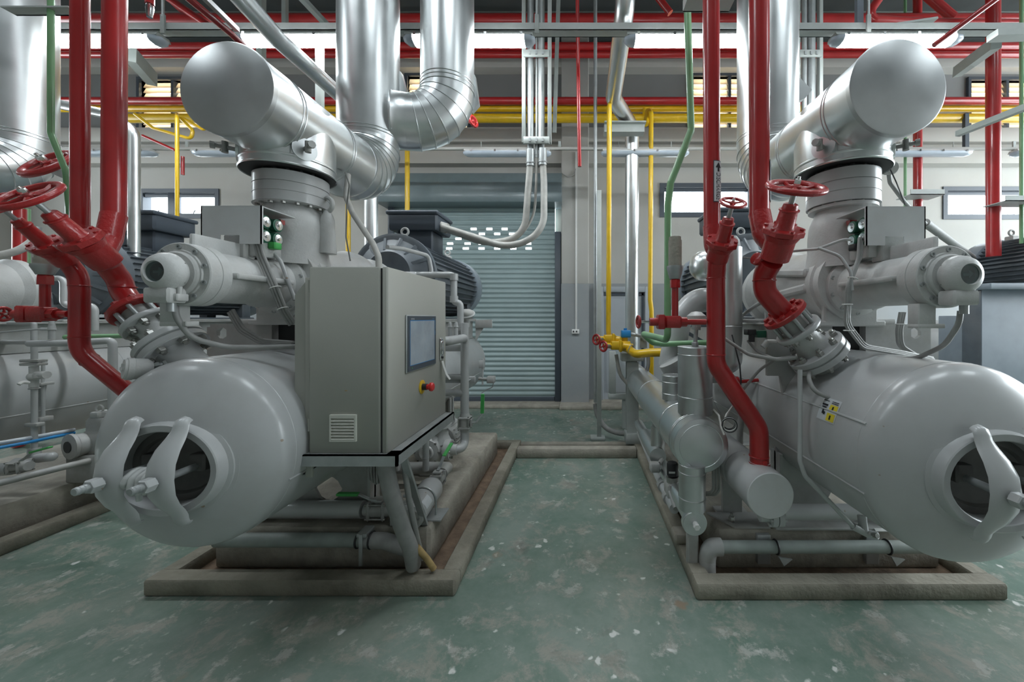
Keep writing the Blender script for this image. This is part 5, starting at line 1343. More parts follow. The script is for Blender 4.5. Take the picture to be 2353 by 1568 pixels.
for xx in (1.19, 1.86):
    part('clamp', MB().torus(V(xx, 2.285, .195), (1, 0, 0), .039, .006, 20, 6), M['black'], t)
    part('bracket', MB().box(xx - .09, xx - .01, 2.33, 2.36, .06, .24, .003).prism([(xx + .0, 2.25, .155), (xx + .08, 2.25, .14), (xx + .03, 2.25, .10)], (0, .01, 0)), M['steel'], t)
pipe('steel_plate_strip', [V(1.83, 2.345, .262), V(1.95, 2.345, .262)], .012, M['white'], 'small pale strip on the front edge of the right plinth', 'strip', seg=4)
# ------------------------------------------------------------------ clad oil pipes and cylinders left of the right machine
ax = V(0, 1, 0)
t = thing('clad_header', (.74, 3.9, .63), 'big horizontal aluminium clad pipe with flat round end, left of the right machine', 'pipe')
hx, hz, hr = .742, .80, .164
part('end_cap', MB().lathe(V(hx, 2.29, hz), ax, [(0, hr - .006), (.004, hr), (.02, hr)], 48).torus(V(hx, 2.29, hz), ax, hr * .80, .003, 40, 6), M['clad_dark'], t, 'flat round end cap')
part('shell', MB().lathe(V(hx, 2.31, hz), ax, [(0, hr - .002), (3.50, hr - .002)], 48, False, False), M['clad'], t, ang=60)
s = MB()
for y in (2.40, 2.42, 2.72, 3.7, 4.7): seam_ring(s, V(hx, y, hz), ax, hr)
part('lap_seam', s, M['seam'], t, kind='stuff')
part('far_elbow', MB().tube([V(hx, 5.79, hz), V(hx, 5.98, hz), V(hx, 5.98, hz + .45)], hr * .99, .16, 36), M['clad'], t)
def clad_can(name, x, Y, z0, z1, r, label, cat='cylinder', mat='clad', top=True):
    t = thing(name, (x, Y, z0), label, cat, 'upright clad cylinders')
    m = MB().lathe(V(x, Y, z0), (0, 0, 1), [(0, r), (z1 - z0, r)], 40, True, True)
    part('shell', m, M[mat], t, ang=50)
    s = MB().torus(V(x, Y, z1 - .002), (0, 0, 1), r, .004, 40, 6).torus(V(x, Y, z1 - .05), (0, 0, 1), r, .0035, 40, 6).torus(V(x, Y, z0 + (z1 - z0) * .26), (0, 0, 1), r, .004, 40, 6)
    part('lap_seam', s, M['seam'], t, kind='stuff')
    return t
clad_can('clad_cylinder', .767, 2.5, .95, zz_(797, 2.5) - .0, .110, 'upright aluminium clad cylinder standing on the big horizontal clad pipe', mat='clad_dark')
clad_can('clad_cylinder', .724, 2.92, .95, zz_(862, 2.92), .080, 'shorter upright clad cylinder behind the tall one on the big clad pipe', mat='clad_dark')
clad_can('clad_cylinder', .70, 2.34, .40, .68, .080, 'upright clad leg under the round end of the big horizontal clad pipe', mat='clad_dark')
# small lower clad pipe with plugged end, along the curb
t = thing('clad_drain_pipe', (.695, 3.2, .28), 'low clad pipe along the right curb, its round end holding a plug', 'pipe')
part('shell', MB().lathe(V(.695, 2.27, .345), ax, [(0, .074), (.03, .074)], 32).lathe(V(.695, 2.30, .345), ax, [(0, .052), (2.1, .052)], 24, False, True), M['clad'], t)
part('end_disc', MB().lathe(V(.695, 2.262, .345), ax, [(0, .070), (.008, .072)], 32), M['clad_dark'], t)
part('plug', MB().cyl(V(.695, 2.262, .345), V(.695, 2.235, .345), .018, seg=10).hexa(V(.695, 2.24, .345), (0, -1, 0), .02, .02), M['white'], t, 'pale plug in the middle of the end')
part('foot', MB().box(.66, .73, 2.30, 2.34, .012, .30, .01), M['grey_dusty'], t)
# second small clad stub further back
t = thing('clad_stub', W(1512, 1048, 3.1), 'small clad pipe end with a grey square plug, behind the low clad pipe', 'pipe')
part('shell', MB().lathe(W(1512, 1050, 3.1), ax, [(0, .068), (.55, .068)], 28), M['clad'], t)
part('riser', MB().cyl(W(1512, 1045, 3.2), W(1512, 980, 3.2), .06, seg=24), M['clad_dark'], t)
part('square_plug', MB().box(W(1493, 0, 3.0).x, W(1516, 0, 3.0).x, 2.96, 3.04, zz_(1083, 3.0), zz_(1064, 3.0), .01).cyl(W(1515, 1066, 3.02), W(1521, 1056, 3.1), .016, seg=10), M['grey_dusty'], t)
# black actuator with thin line and clamps
t = thing('valve_actuator', W(1545, 1095, 2.75), 'small black round valve actuator on the thin line along the right curb', 'actuator')
part('cap', MB().lathe(W(1545, 1093, 2.75), (0, 0, 1), [(0, .036), (.005, .040), (.085, .040), (.095, .034)], 20), M['black'], t)
part('stripe', MB().box(W(1538, 0, 2.70).x, W(1552, 0, 2.7).x, 2.707, 2.712, zz_(1090, 2.7), zz_(1086, 2.7)), M['white'], t)
part('base', MB().cyl(W(1545, 1095, 2.75), W(1546, 1108, 2.75), .045, seg=16), M['bolt'], t)
part('valve_block', MB().box(W(1530, 0, 2.75).x, W(1556, 0, 2.75).x, 2.68, 2.82, zz_(1140, 2.75), zz_(1108, 2.75), .012).cyl(W(1540, 1128, 2.7), W(1553, 1170, 2.55), .018, seg=10), M['grey_dusty'], t)
t = thing('curb_line', W(1510, 1100, 3.2), 'thin grey pipe run low along the inner side of the right curb', 'pipe')
part('run', MB().tube([W(1470, 995, 4.3), W(1512, 1092, 3.15), W(1550, 1170, 2.6)], .035, .05, 12), M['grey'], t)
for q in (.35, .7):
    p = W(1512, 1092, 3.15).lerp(W(1550, 1170, 2.6), q)
    part('coupling', MB().cyl(p + V(0, -.03, 0), p + V(0, .03, 0), .048, seg=10), M['grey_dusty'], t)
solo('concrete_pad', MB().box(.50, .62, 2.42, 2.56, 0, .0).box(.505, .615, 2.40, 2.52, .0, .10, .01) if False else MB().box(.63, .72, 2.48, 2.60, .088, .15, .012), M['concrete_pale'], 'small concrete block on top of the right curb beside the low clad pipe', 'block')

# white oil cooler with the red pipe on top
t = thing('oil_cooler', (1.04, 2.7, .49), 'white capped cylinder under the long red pipe, lying beside the right vessel', 'cylinder')
cz = .614
part('shell', MB().lathe(V(1.037, 2.05, cz), ax, [(0, .126), (.002, .128), (.30, .128), (.305, .122), (.33, .122), (.335, .128), (1.9, .128)], 44), M['grey'], t)
part('end_disc', MB().lathe(V(1.037, 2.046, cz), ax, [(0, .122), (.005, .1265)], 44), M['cover_grey'], t)
part('inlet_nozzle', MB().cyl(W(1745, 1092, 2.2), W(1745, 1062, 2.2), .057, seg=28), M['clearfix'], t, 'pale unpainted nozzle')
part('red_smear', MB().lathe(W(1745, 1070, 2.2), (0, 0, 1), [(0, .0575), (.02, .0575)], 28).box(W(1755, 0, 2.14).x, W(1765, 0, 2.14).x, 2.143, 2.17, zz_(1082, 2.14), zz_(1062, 2.14), .003), M['red'], t)
part('drain_flange', MB().cyl(V(1.075, 2.14, .455), V(1.105, 2.14, .455), .055, seg=20).cyl(V(1.110, 2.14, .455), V(1.140, 2.14, .455), .055, seg=20).cyl(V(1.02, 2.14, .455), V(1.16, 2.14, .455), .028, seg=12), M['grey'], t)
bolts(t, V(1.14, 2.14, .455), (1, 0, 0), .042, 6, .010, .012, M['grey'])
bolts(t, V(1.075, 2.14, .455), (-1, 0, 0), .042, 6, .010, .012, M['grey'])
part('support_leg', MB().box(.97, 1.10, 2.55, 2.58, .255, .52).box(.93, 1.14, 2.48, 2.64, .255, .268, .003), M['grey_dusty'], t)
pipe('drain_line', [V(1.16, 2.30, .40), V(1.72, 2.30, .40)], .045, M['grey'], 'white pipe running across under the right vessel behind the drain flange', 'pipe')
t = thing('anchor_plate', W(1725, 1190, 2.35), 'steel base plate with anchor bolt on the right plinth under the white cylinder', 'plate')
part('plate', MB().prism([V(.86, 2.55, .257), V(.98, 2.37, .257), V(1.20, 2.37, .257), V(1.2, 2.55, .257)], (0, 0, .012)), M['grey_dusty'], t)
inst('bolt', ('ab',), lambda mb: mb.hexa(V(0, 0, 0), (0, 0, 1), .020, .03).cyl(V(0, 0, .03), V(0, 0, .05), .01, seg=8), M['bolt'], t, V(.985, 2.44, .269), (0, 0, 1))
# upright grey oil separator bottle behind the red pipe, with bottom elbow
t = thing('separator_bottle', W(1682, 700, 2.75), 'dull grey upright clad pipe behind the long red pipe, bending left at its foot', 'pipe')
Yb = 2.75
part('shell', MB().lathe(W(1680, 815, Yb), (0, 0, 1), [(0, .075), (W(0, 570, Yb).z - W(0, 815, Yb).z, .075)], 32), M['clad_dark'], t)
part('bottom_elbow', MB().tube([W(1680, 800, Yb), W(1680, 836, Yb), W(1655, 836, Yb + .05), W(1600, 832, Yb + .3)], .076, .08, 24), M['clad_dark'], t)
s = MB(); seam_ring(s, W(1680, 750, Yb), (0, 0, 1), .076)
part('lap_seam', s, M['seam'], t, kind='stuff')
part('wrapped_top', MB().lathe(W(1683, 572, Yb), (0, 0, 1), [(0, .05), (.02, .055), (.06, .05), (.09, .03)], 14), M['pale'], t)
part('top_wire', MB().tube([W(1686, 545, Yb), W(1700, 570, Yb), W(1690, 590, Yb), W(1710, 592, Yb), W(1740, 596, Yb)], .005, .02, 6), M['cable'], t)
# pale round dome and white swan-neck pipe
t = thing('swan_neck_pipe', W(1560, 750, 3.3), 'thick white pipe arching over and down behind the red relief branch', 'pipe')
Yw = 3.3
part('run', MB().tube([W(1660, 690, Yw), W(1600, 690, Yw), W(1560, 735, Yw), W(1542, 835, Yw), W(1542, 838, Yw)], .105, .16, 28), M['grey'], t, ang=60)
part('lower_bend', MB().tube([W(1542, 830, Yw - .2), W(1560, 862, Yw - .2), W(1620, 852, Yw - .2), W(1650, 850, Yw - .2)], .105, .10, 28), M['grey'], t, ang=60)
solo('clad_dome', MB().lathe(W(1628, 612, 3.2), (-1, -.3, 0), [(0, .125), (.06, .125), (.09, .118), (.13, .09), (.155, .045), (.16, 0)], 32), M['clad'], 'rounded clad dome between the red pipe and the motor fins', 'dome')
t = thing('level_sensor', W(1600, 735, 2.5), 'grey domed sensor head on a short stem, standing on the tall clad cylinder', 'sensor')
part('head', MB().lathe(W(1600, 752, 2.5), (0, 0, 1), [(0, .03), (.03, .03), (.035, .05), (.06, .062), (.075, .06), (.10, .03), (.104, 0)], 20).cyl(W(1612, 740, 2.5), W(1622, 741, 2.5), .017, seg=10), M['grey_cast'], t)
part('stem', MB().cyl(W(1597, 797, 2.5), W(1600, 750, 2.5), .014, seg=10).hexa(W(1597, 797, 2.5), (0, 0, 1), .022, .03).cyl(W(1599, 758, 2.5), W(1600, 748, 2.5), .03, seg=12), M['steel'], t)
solo('support_brace', MB().bar(W(1570, 760, 3.5), W(1622, 790, 3.5), .05, .03).box(W(1568, 0, 3.5).x, W(1625, 0, 3.5).x, 3.48, 3.52, zz_(752, 3.5), zz_(744, 3.5)), M['motor_hood'], 'slate steel brace behind the grey domed sensor', 'brace')
# green pressure switch, hanging tag
t = thing('pressure_switch', W(1735, 770, 2.3), 'dark green switch with a black body between the red pipe and check valve', 'switch')
part('coil', MB().box(W(1738, 0, 2.3).x, W(1764, 0, 2.3).x, 2.28, 2.34, zz_(776, 2.3), zz_(760, 2.3), .006).cyl(W(1736, 766, 2.3), W(1726, 766, 2.3), .012, seg=10), M['green_dark'], t)
part('body', MB().box(W(1715, 0, 2.3).x, W(1735, 0, 2.3).x, 2.28, 2.34, zz_(770, 2.3), zz_(757, 2.3), .004).cyl(W(1727, 770, 2.3), W(1727, 786, 2.3), .018, seg=10), M['black'], t)
part('hang_tag', MB().prism([W(1708, 775, 2.28), W(1716, 776, 2.28), W(1716, 812, 2.28), W(1702, 811, 2.28)], (0, .003, 0)), M['white'], t, 'pale hanging tag')
part('valve_stub', MB().cyl(W(1753, 798, 2.25), W(1765, 785, 2.25), .018, seg=10).cyl(W(1763, 785, 2.25), W(1788, 786, 2.2), .013, seg=10), M['grey_cast'], t)
# oil tubing on the right compressor's left side
pipe('capillary_tube', [W(1700, 790, 2.9), W(1702, 728, 2.9), W(1740, 700, 2.6), W(1750, 695, 2.5)], .014, M['grey'], 'thin grey tube with a bend left of the right compressor', 'pipe', bend=.05, seg=10)
pipe('capillary_tube', [W(1704, 737, 2.9), W(1760, 738, 2.9)], .016, M['grey'], 'short horizontal grey tube left of the right compressor', 'pipe', seg=10)
pipe('capillary_tube', [W(1744, 738, 2.9), W(1744, 760, 2.9), W(1744, 790, 2.9)], .016, M['grey'], 'short upright grey tube left of the right compressor', 'pipe', seg=10)
# black wire coil and wires beside the big clad end
m = MB()
c = W(1674, 976, 2.15)
t = thing('wire_coil', c, 'small coil of black and white wires beside the round clad end', 'wires')
for k in range(5):
    part('wire', MB().torus(c + V(.002 * k, .008 * k - .015, .003 * (k % 3)), (.25, 1, .15 * (k % 2)), .040 - .0016 * k, .0035, 24, 6), M['black' if k % 2 == 0 else 'white'], t)
pipe('sensor_cable', [W(1640, 942, 2.35), W(1652, 955, 2.2), W(1658, 985, 2.14), W(1664, 1000, 2.12)], .006, M['hose'], 'pale thin wire reaching the wire coil beside the round clad end', 'cable', bend=.03, seg=6)
pipe('sensor_cable', [W(1682, 770, 2.45), W(1700, 840, 2.35), W(1703, 880, 2.3), W(1695, 905, 2.3)], .005, M['black'], 'thin dark wire hanging behind the long red pipe', 'cable', bend=.06, seg=6)
pipe('sensor_cable', [W(1720, 878, 2.4), W(1690, 925, 2.3), W(1668, 955, 2.2), W(1662, 985, 2.15)], .006, M['hose'], 'pale thin wire slanting behind the long red pipe', 'cable', bend=.06, seg=6)
t = thing('conduit_loop', W(1648, 1110, 2.45), 'bent thin tubes hanging under the round clad end', 'tubes')
for k in range(3): part('tube', MB().tube([W(1652 - 7 * k, 1070, 2.45), W(1653 - 7 * k, 1125, 2.45), W(1645 - 6 * k, 1137 - k * 2, 2.45), W(1620, 1137 - 2 * k, 2.5)], .009, .03, 8), M['grey_dusty'], t)
pipe('drain_line', [W(1700, 1020, 2.75), W(1700, 990, 2.75), W(1703, 960, 2.75), W(1703, 930, 2.75)], .022, M['grey_dusty'], 'short grey pipe rising from the white cylinder behind the long red pipe', 'pipe', seg=12)
solo('red_plug', MB().cyl(W(1672, 880, 2.6), W(1742, 874, 2.6), .012, seg=10).cyl(W(1688, 877, 2.6), W(1697, 875, 2.6), .03, seg=10), M['red'], 'small red pipe end showing behind the bend of the long red pipe', 'plug')

# ------------------------------------------------------------------ yellow gas station, posts, green pipe
Yy = 4.55
t = thing('support_post', W(1452, 1000, Yy), 'pale grey steel post on a base beam, carrying the yellow valve station', 'post')
xa, xb = W(1440, 0, Yy).x, W(1467, 0, Yy).x
m = MB().box(xa, xb, Yy - .02, Yy - .008, .20, zz_(832, Yy)).box(xa, xb, Yy + .09, Yy + .10, .20, zz_(832, Yy)).box((xa + xb) / 2 - .005, (xa + xb) / 2 + .005, Yy - .008, Yy + .09, .20, zz_(832, Yy))
part('column', m, M['bracket'], t)
part('base_beam', MB().box(W(1437, 0, Yy).x, W(1520, 0, Yy).x, Yy - .08, Yy + .12, .08, .20, .004), M['bracket'], t)
part('top_arm', MB().box(W(1428, 0, Yy).x, W(1478, 0, Yy).x, Yy - .04, Yy + .14, zz_(830, Yy), zz_(812, Yy), .003), M['bracket'], t)
part('clip', MB().box(W(1471, 0, Yy).x, W(1487, 0, Yy).x, Yy, Yy + .05, zz_(800, Yy), zz_(770, Yy), .003), M['bracket'], t)
t = thing('yellow_valve_station', W(1430, 790, Yy), 'yellow gas pipe with twin valves, blue coil and red handwheels on the grey post', 'valve')
part('pipe_run', MB().tube([W(1418, 795, Yy), W(1440, 800, Yy), W(1462, 815, Yy - .3), W(1490, 811, Yy - .35), W(1562, 809, Yy - .4)], .047, .12, 18), M['yellow'], t)
part('drop_pipe', MB().tube([W(1398, 755, Yy), W(1399, 772, Yy)], .030, 0, 14), M['yellow'], t)
for k, (px, py) in enumerate(((1398, 780), (1414, 795))):
    c = W(px, py, Yy - .08 * k)
    part('valve_body', MB().box(c.x - .06, c.x + .09, c.y - .05, c.y + .05, c.z - .045, c.z + .055, .015).box(c.x + .04, c.x + .075, c.y - .065, c.y + .065, c.z - .07, c.z + .07, .01).cyl(c + V(-.12, -.06, .01), c + V(-.04, -.01, 0), .034, seg=10).cyl(c + V(.07, 0, 0), c + V(.20, .0, -.02), .045, seg=14), M['yellow'], t)
    d = V(-.75, -.65, .02).normalized()
    part('stem', MB().cyl(c, c + d * .19, .010, seg=8).cyl(c + d * .10, c + d * .15, .022, seg=10), M['bolt'], t)
    handwheel(t, c + d * .20, d, .055, .011, 4, mat=M['red_valve'], nut=False)
cb_ = W(1437, 768, Yy - .04)
part('blue_coil', MB().box(cb_.x - .05, cb_.x + .06, cb_.y - .05, cb_.y + .05, cb_.z - .04, cb_.z + .045, .008).cyl(cb_ + V(0, 0, .04), cb_ + V(0, 0, .07), .02, seg=12), M['blue'], t, 'blue solenoid coil')
part('coil_base', MB().cyl(cb_ + V(0, 0, -.12), cb_ + V(0, 0, -.035), .03, seg=14).box(cb_.x - .055, cb_.x + .055, cb_.y - .05, cb_.y + .05, cb_.z - .13, cb_.z - .085, .006), M['yellow'], t)
part('coil_plug', MB().cyl(cb_ + V(.06, 0, 0), cb_ + V(.12, 0, -.01), .022, seg=10).tube([cb_ + V(.12, 0, -.01), cb_ + V(.2, .02, -.03), cb_ + V(.24, .03, -.08)], .02, .04, 10), M['steel'], t)
part('u_bolt', MB().torus(W(1449, 803, Yy - .15), (1, -.6, -.3), .053, .006, 20, 6), M['steel'], t)
pipe('grey_conduit', [W(1416, 815, Yy), W(1420, 840, Yy), W(1426, 865, Yy), W(1442, 882, Yy)], .022, M['hose'], 'pale flexible conduit hanging left of the yellow valve post', 'conduit', bend=.2, seg=10)
pipe('grey_conduit', [W(1489, 815, Yy), W(1490, 840, Yy), W(1480, 870, Yy), W(1462, 884, Yy)], .022, M['cable'], 'dark flexible conduit looping right of the yellow valve post', 'conduit', bend=.2, seg=10)
# bracket clamp post further back
t = thing('support_post', W(1407, 905, 5.4), 'smaller pale steel post behind, left of the yellow valve post', 'post')
part('column', MB().box(W(1400, 0, 5.4).x, W(1415, 0, 5.4).x, 5.38, 5.46, .50, zz_(808, 5.4), .003), M['bracket'], t)
part('arm', MB().box(W(1398, 0, 5.4).x, W(1442, 0, 5.4).x, 5.36, 5.48, zz_(917, 5.4), zz_(905, 5.4), .003), M['bracket'], t)
part('foot', MB().box(W(1430, 0, 5.4).x, W(1442, 0, 5.4).x, 5.38, 5.46, 0, zz_(917, 5.4)), M['bracket'], t)
# strut post with conduit clipped to it
Ys = 4.9
t = thing('strut_post', W(1380, 1000, Ys), 'tall slim pale strut standing on a foot plate in the aisle', 'post')
part('column', MB().box(W(1372, 0, Ys).x, W(1382, 0, Ys).x, Ys, Ys + .05, .03, zz_(437, Ys), .002), M['bracket'], t)
part('foot_plate', MB().box(W(1357, 0, Ys).x, W(1390, 0, Ys).x, Ys - .06, Ys + .1, 0, .035, .003), M['bracket'], t)
pipe('steel_conduit', [W(1368, 925, 5.0), W(1368, 200, 5.0), V(W(1368, 0, 5.0).x, 5.0, 6.595)], .024, M['steel'], 'galvanised conduit running up beside the slim pale strut', 'conduit', seg=14)
pipe('flexible_conduit', [W(1368, 928, 5.0), W(1370, 950, 5.0), W(1390, 985, 4.9), W(1420, 996, 4.8), W(1440, 997, 4.7)], .032, M['cable'], 'grey flexible conduit sweeping from the strut foot to the post base beam', 'conduit', bend=.3, seg=12)
# yellow verticals
pipe('yellow_pipe', [W(1398, 762, 4.55), W(1400, 300, 4.55), W(1400, 245, 4.55), W(1402, 232, 5.6)], .030, M['yellow'], 'yellow vertical pipe above the yellow valve station', bend=.06, seg=14)
pipe('yellow_pipe', [W(1497, 870, 5.5), W(1497, 715, 5.5), W(1494, 690, 5.5), W(1496, 260, 5.5), W(1490, 252, 6.1)], .034, M['yellow'], 'yellow vertical pipe right of the clad riser', bend=.05, seg=14)
solo('yellow_elbow', MB().cyl(W(1484, 285, 5.4), W(1489, 255, 5.8), .04, seg=14).cyl(W(1484, 250, 5.9), W(1484, 262, 5.9), .05, seg=14), M['yellow'], 'short yellow fitting under the yellow pipes, right of the clad riser bend', 'fitting')
pipe('yellow_pipe', [W(407, 600, 4.6), W(407, 268, 4.6), W(407, 262, 5.4)], .020, M['yellow'], 'yellow vertical pipe left of the solenoid cover, before the left window', bend=.05, seg=14)
pipe('yellow_pipe', [W(936, 700, 5.95), W(936, 272, 5.95)], .036, M['yellow'], 'yellow vertical pipe dropping to the black terminal box by the shutter', seg=14)
pipe('yellow_pipe', [W(800, 640, 5.95), W(800, 272, 5.95)], .036, M['yellow'], 'yellow vertical pipe glimpsed behind the left duct elbow', seg=14)
pipe('yellow_pipe', [W(310, 262, 4.9), W(352, 295, 4.9), W(440, 320, 4.9), W(443, 300, 4.9), W(415, 272, 4.9)], .020, M['yellow'], 'thin yellow looped pipe under the yellow headers at the left', bend=.05, seg=10)
pipe('yellow_pipe', [W(420, 272, 5.0), W(470, 300, 5.0), W(474, 285, 5.0), W(474, 270, 5.0)], .020, M['yellow'], 'second thin yellow looped pipe beside the end of the left duct', bend=.04, seg=10)
# clad riser with double bend
pipe('clad_pipe', [V(W(1441, 0, 3.75).x, 3.72, zz_(-190, 3.72)), W(1436, 20, 3.85), W(1409, 225, 4.8), W(1452, 292, 5.5), W(1452, 835, 5.85)], .100, M['clad'], 'clad riser with a double bend in front of the grey door', seg=28, bend=.18)
t = thing('pipe_bracket', W(1434, 297, 5.2), 'pale channel bracket clamping the clad riser and yellow pipe', 'bracket')
part('channel', MB().box(W(1388, 0, 5.2).x, W(1480, 0, 5.2).x, 5.16, 5.30, zz_(306, 5.2), zz_(288, 5.2), .004).box(W(1388, 0, 5.2).x, W(1482, 0, 5.2).x, 5.10, 5.32, zz_(289, 5.2), zz_(286, 5.2)), M['bracket'], t)
# green pipe
pipe('green_pipe', [V(W(1578, 0, 2.6).x, 2.6, 6.595), W(1579, 0, 2.6), W(1588, 300, 2.6), W(1541, 420, 2.6), W(1535, 470, 2.6), W(1534, 782, 2.6), W(1476, 767, 3.2), W(1500, 788, 3.2), W(1520, 791, 3.2), W(1625, 788, 3.1)], .024, M['green'], 'green pipe zigzagging down left of the lettered red pipe', bend=.05, seg=14)
pipe('green_pipe', [W(117, -60, 2.05), W(117, 308, 2.05), W(152, 395, 2.05), W(158, 470, 2.1), W(160, 560, 2.3)], .0135, M['green'], 'green pipe bending down in front of the left red pair', bend=.05, seg=14)
t = thing('pipe_bracket', W(1632, 12, 2.3), 'grey steel angle bracket high on the lettered red pipe', 'bracket')
part('angle', MB().box(W(1573, 0, 2.4).x, W(1680, 0, 2.4).x, 2.34, 2.44, zz_(16, 2.4), zz_(16, 2.4) + .008).box(W(1573, 0, 2.4).x, W(1680, 0, 2.4).x, 2.432, 2.44, zz_(16, 2.4), zz_(-10, 2.4)), M['bracket'], t)
t = thing('pipe_bracket', W(125, 40, 2.1), 'grey steel angle bracket across the green pipe at top left', 'bracket')
part('angle', MB().box(W(45, 0, 2.1).x, W(195, 0, 2.1).x, 2.03, 2.09, zz_(40, 2.1), zz_(40, 2.1) + .008).box(W(45, 0, 2.1).x, W(195, 0, 2.1).x, 2.082, 2.09, zz_(40, 2.1), zz_(22, 2.1)), M['bracket'], t)
pipe('green_pipe', [W(150, 775, 3.2), W(300, 772, 3.2), W(420, 766, 3.2), W(425, 905, 3.2)], .020, M['green'], 'green horizontal pipe behind the red pipe at the left', seg=12)
pipe('green_pipe', [W(2080, -60, 5.6), W(2080, 470, 5.6), W(2080, 560, 5.6)], .019, M['green'], 'slim green pipe behind the end of the right duct', seg=12)
pipe('green_pipe', [W(2347, -60, 4.4), W(2347, 560, 4.4)], .018, M['green'], 'slim green pipe at the right picture edge', seg=12)
pipe('red_pipe', [W(2108, -60, 5.6), W(2109, 500, 5.6), W(2109, 850, 5.6)], .055, M['red'], 'bright red vertical pipe behind the right duct and solenoid cover', seg=20)
pipe('red_pipe', [W(2282, -60, 4.5), W(2282, 300, 4.5), W(2283, 590, 4.5)], .066, M['red'], 'thick bright red vertical pipe above the right edge motor', seg=24)
pipe('red_pipe', [W(45, 480, 4.6), W(42, 1026, 4.6)], .055, M['red'], 'red vertical pipe behind the piping at the left edge', seg=16)
pipe('green_pipe', [W(62, 480, 4.7), W(60, 1020, 4.7)], .03, M['green'], 'green vertical pipe beside the red one at the left edge', seg=12)
for x0_, x1_, y_, Y_, lb in ((2072, 2148, 450, 5.5, 'pale angle bracket across the slim green and red pipes at the right'), (2278, 2375, 466, 4.4, 'grey green angle bracket on the thick red pipe at the right edge')):
    t = thing('pipe_bracket', W((x0_ + x1_) / 2, y_, Y_), lb, 'bracket')
    part('angle', MB().box(W(x0_, 0, Y_).x, W(x1_, 0, Y_).x, Y_ - .15, Y_ - .142, zz_(y_ + 5, Y_), zz_(y_ - 7, Y_)).box(W(x0_, 0, Y_).x, W(x1_, 0, Y_).x, Y_ - .15, Y_ + .1, zz_(y_ + 5, Y_), zz_(y_ + 3.5, Y_)), M['bracket'], t)
# handwheel valve behind the left red pipes
t = thing('isolating_valve', W(110, 376, 2.6), 'red handwheel behind the green pipe at the left, on a clad pipe valve', 'valve')
handwheel(t, W(110, 376, 2.6), (-.1, -.75, .62), .140, .020, 5)
part('stem', MB().cyl(W(110, 376, 2.6), W(140, 392, 2.95), .016, seg=10).cyl(W(132, 388, 2.85), W(160, 402, 3.2), .05, seg=14), M['grey_dusty'], t)
t = thing('isolating_valve', W(1086, 280, 4.4), 'small red valve wheel beside the gored duct elbow', 'valve')
handwheel(t, W(1088, 279, 4.2), (.9, -.5, .2), .055, .014, 4, nut=False)
part('bonnet', MB().cyl(W(1088, 279, 4.2), W(1040, 266, 5.96), .035, seg=12), M['red_valve'], t)

# ------------------------------------------------------------------ piping at the far left, between the machines
Yl = 2.86
t = thing('oil_riser', W(78, 1000, Yl), 'grey riser pipe with flange and clamps, standing left of the big left vessel', 'pipe')
X78 = W(79, 0, Yl).x
part('riser', MB().cyl(V(X78, Yl, zz_(1060, Yl)), V(X78, Yl, zz_(885, Yl)), .017, seg=16).cyl(V(X78, Yl, zz_(830, Yl)), V(X78, Yl, zz_(790, Yl)), .017, seg=16), M['grey'], t)
part('flange_pair', MB().box(X78 - .075, X78 + .065, Yl - .03, Yl + .03, zz_(840, Yl), zz_(834, Yl), .004).box(X78 - .075, X78 + .065, Yl - .03, Yl + .03, zz_(832, Yl), zz_(826, Yl), .004), M['grey_dusty'], t)
part('angle_valve', MB().sphere(W(78, 866, Yl), .036, 14).cyl(W(78, 842, Yl), W(78, 890, Yl), .024, seg=12).cyl(W(85, 862, Yl), W(108, 862, Yl), .028, seg=10).cyl(W(92, 868, Yl), W(92, 856, Yl), .032, .028, seg=12), M['grey_cast'], t)
part('clamp', MB().box(X78 - .045, X78 + .05, Yl - .025, Yl + .025, zz_(980, Yl), zz_(972, Yl), .004).torus(V(X78, Yl, zz_(893, Yl)), (0, 0, 1), .024, .006, 18, 6), M['grey_dusty'], t)
part('white_lever', MB().tube([W(66, 880, Yl - .05), W(52, 878, Yl - .08), W(43, 884, Yl - .1)], .012, .02, 8), M['white'], t)
part('foot_elbow', MB().tube([V(X78, Yl, zz_(1030, Yl)), V(X78, Yl, zz_(1055, Yl)), W(115, 1050, Yl)], .034, .04, 14).sphere(W(117, 1050, Yl), .035, 12), M['grey'], t)
t = thing('oil_riser', W(98, 990, 3.0), 'thinner grey pipe just right of the clamped riser at the left', 'pipe')
part('riser', MB().cyl(W(99, 1000, 3.0), W(99, 830, 3.0), .011, seg=12), M['grey'], t)
part('clamp', MB().box(W(92, 0, 3.0).x, W(108, 0, 3.0).x, 2.96, 3.04, zz_(968, 3.0), zz_(958, 3.0), .003), M['grey_dusty'], t)
part('clamp', MB().box(W(85, 0, 3.0).x, W(110, 0, 3.0).x, 2.96, 3.04, zz_(885, 3.0), zz_(879, 3.0), .003), M['grey_dusty'], t)
lever_valve(W(45, 1072, 2.75), (1, 0, .05), .036, [W(48, 1060, 2.7), W(62, 1050, 2.68), W(72, 1040, 2.66), W(115, 1028, 2.62)], 'ball valve with green lever on the floor piping at the left edge', up=V(0, -.5, .87))
pipe('drain_line', [W(-60, 1085, 2.75), W(28, 1077, 2.75)], .045, M['grey'], 'short grey pipe running out of the left picture edge from the ball valve', 'pipe')
t = thing('oil_header', W(150, 790, 2.8), 'grey horizontal header pipe crossing behind the red pipe at the left', 'pipe')
part('run', MB().tube([W(68, 790, 2.8), W(150, 789, 2.8), W(258, 783, 2.85), W(259, 800, 2.85), W(259, 965, 2.85), V(W(259, 0, 2.85).x, 2.85, .266)], .025, .06, 16), M['grey'], t)
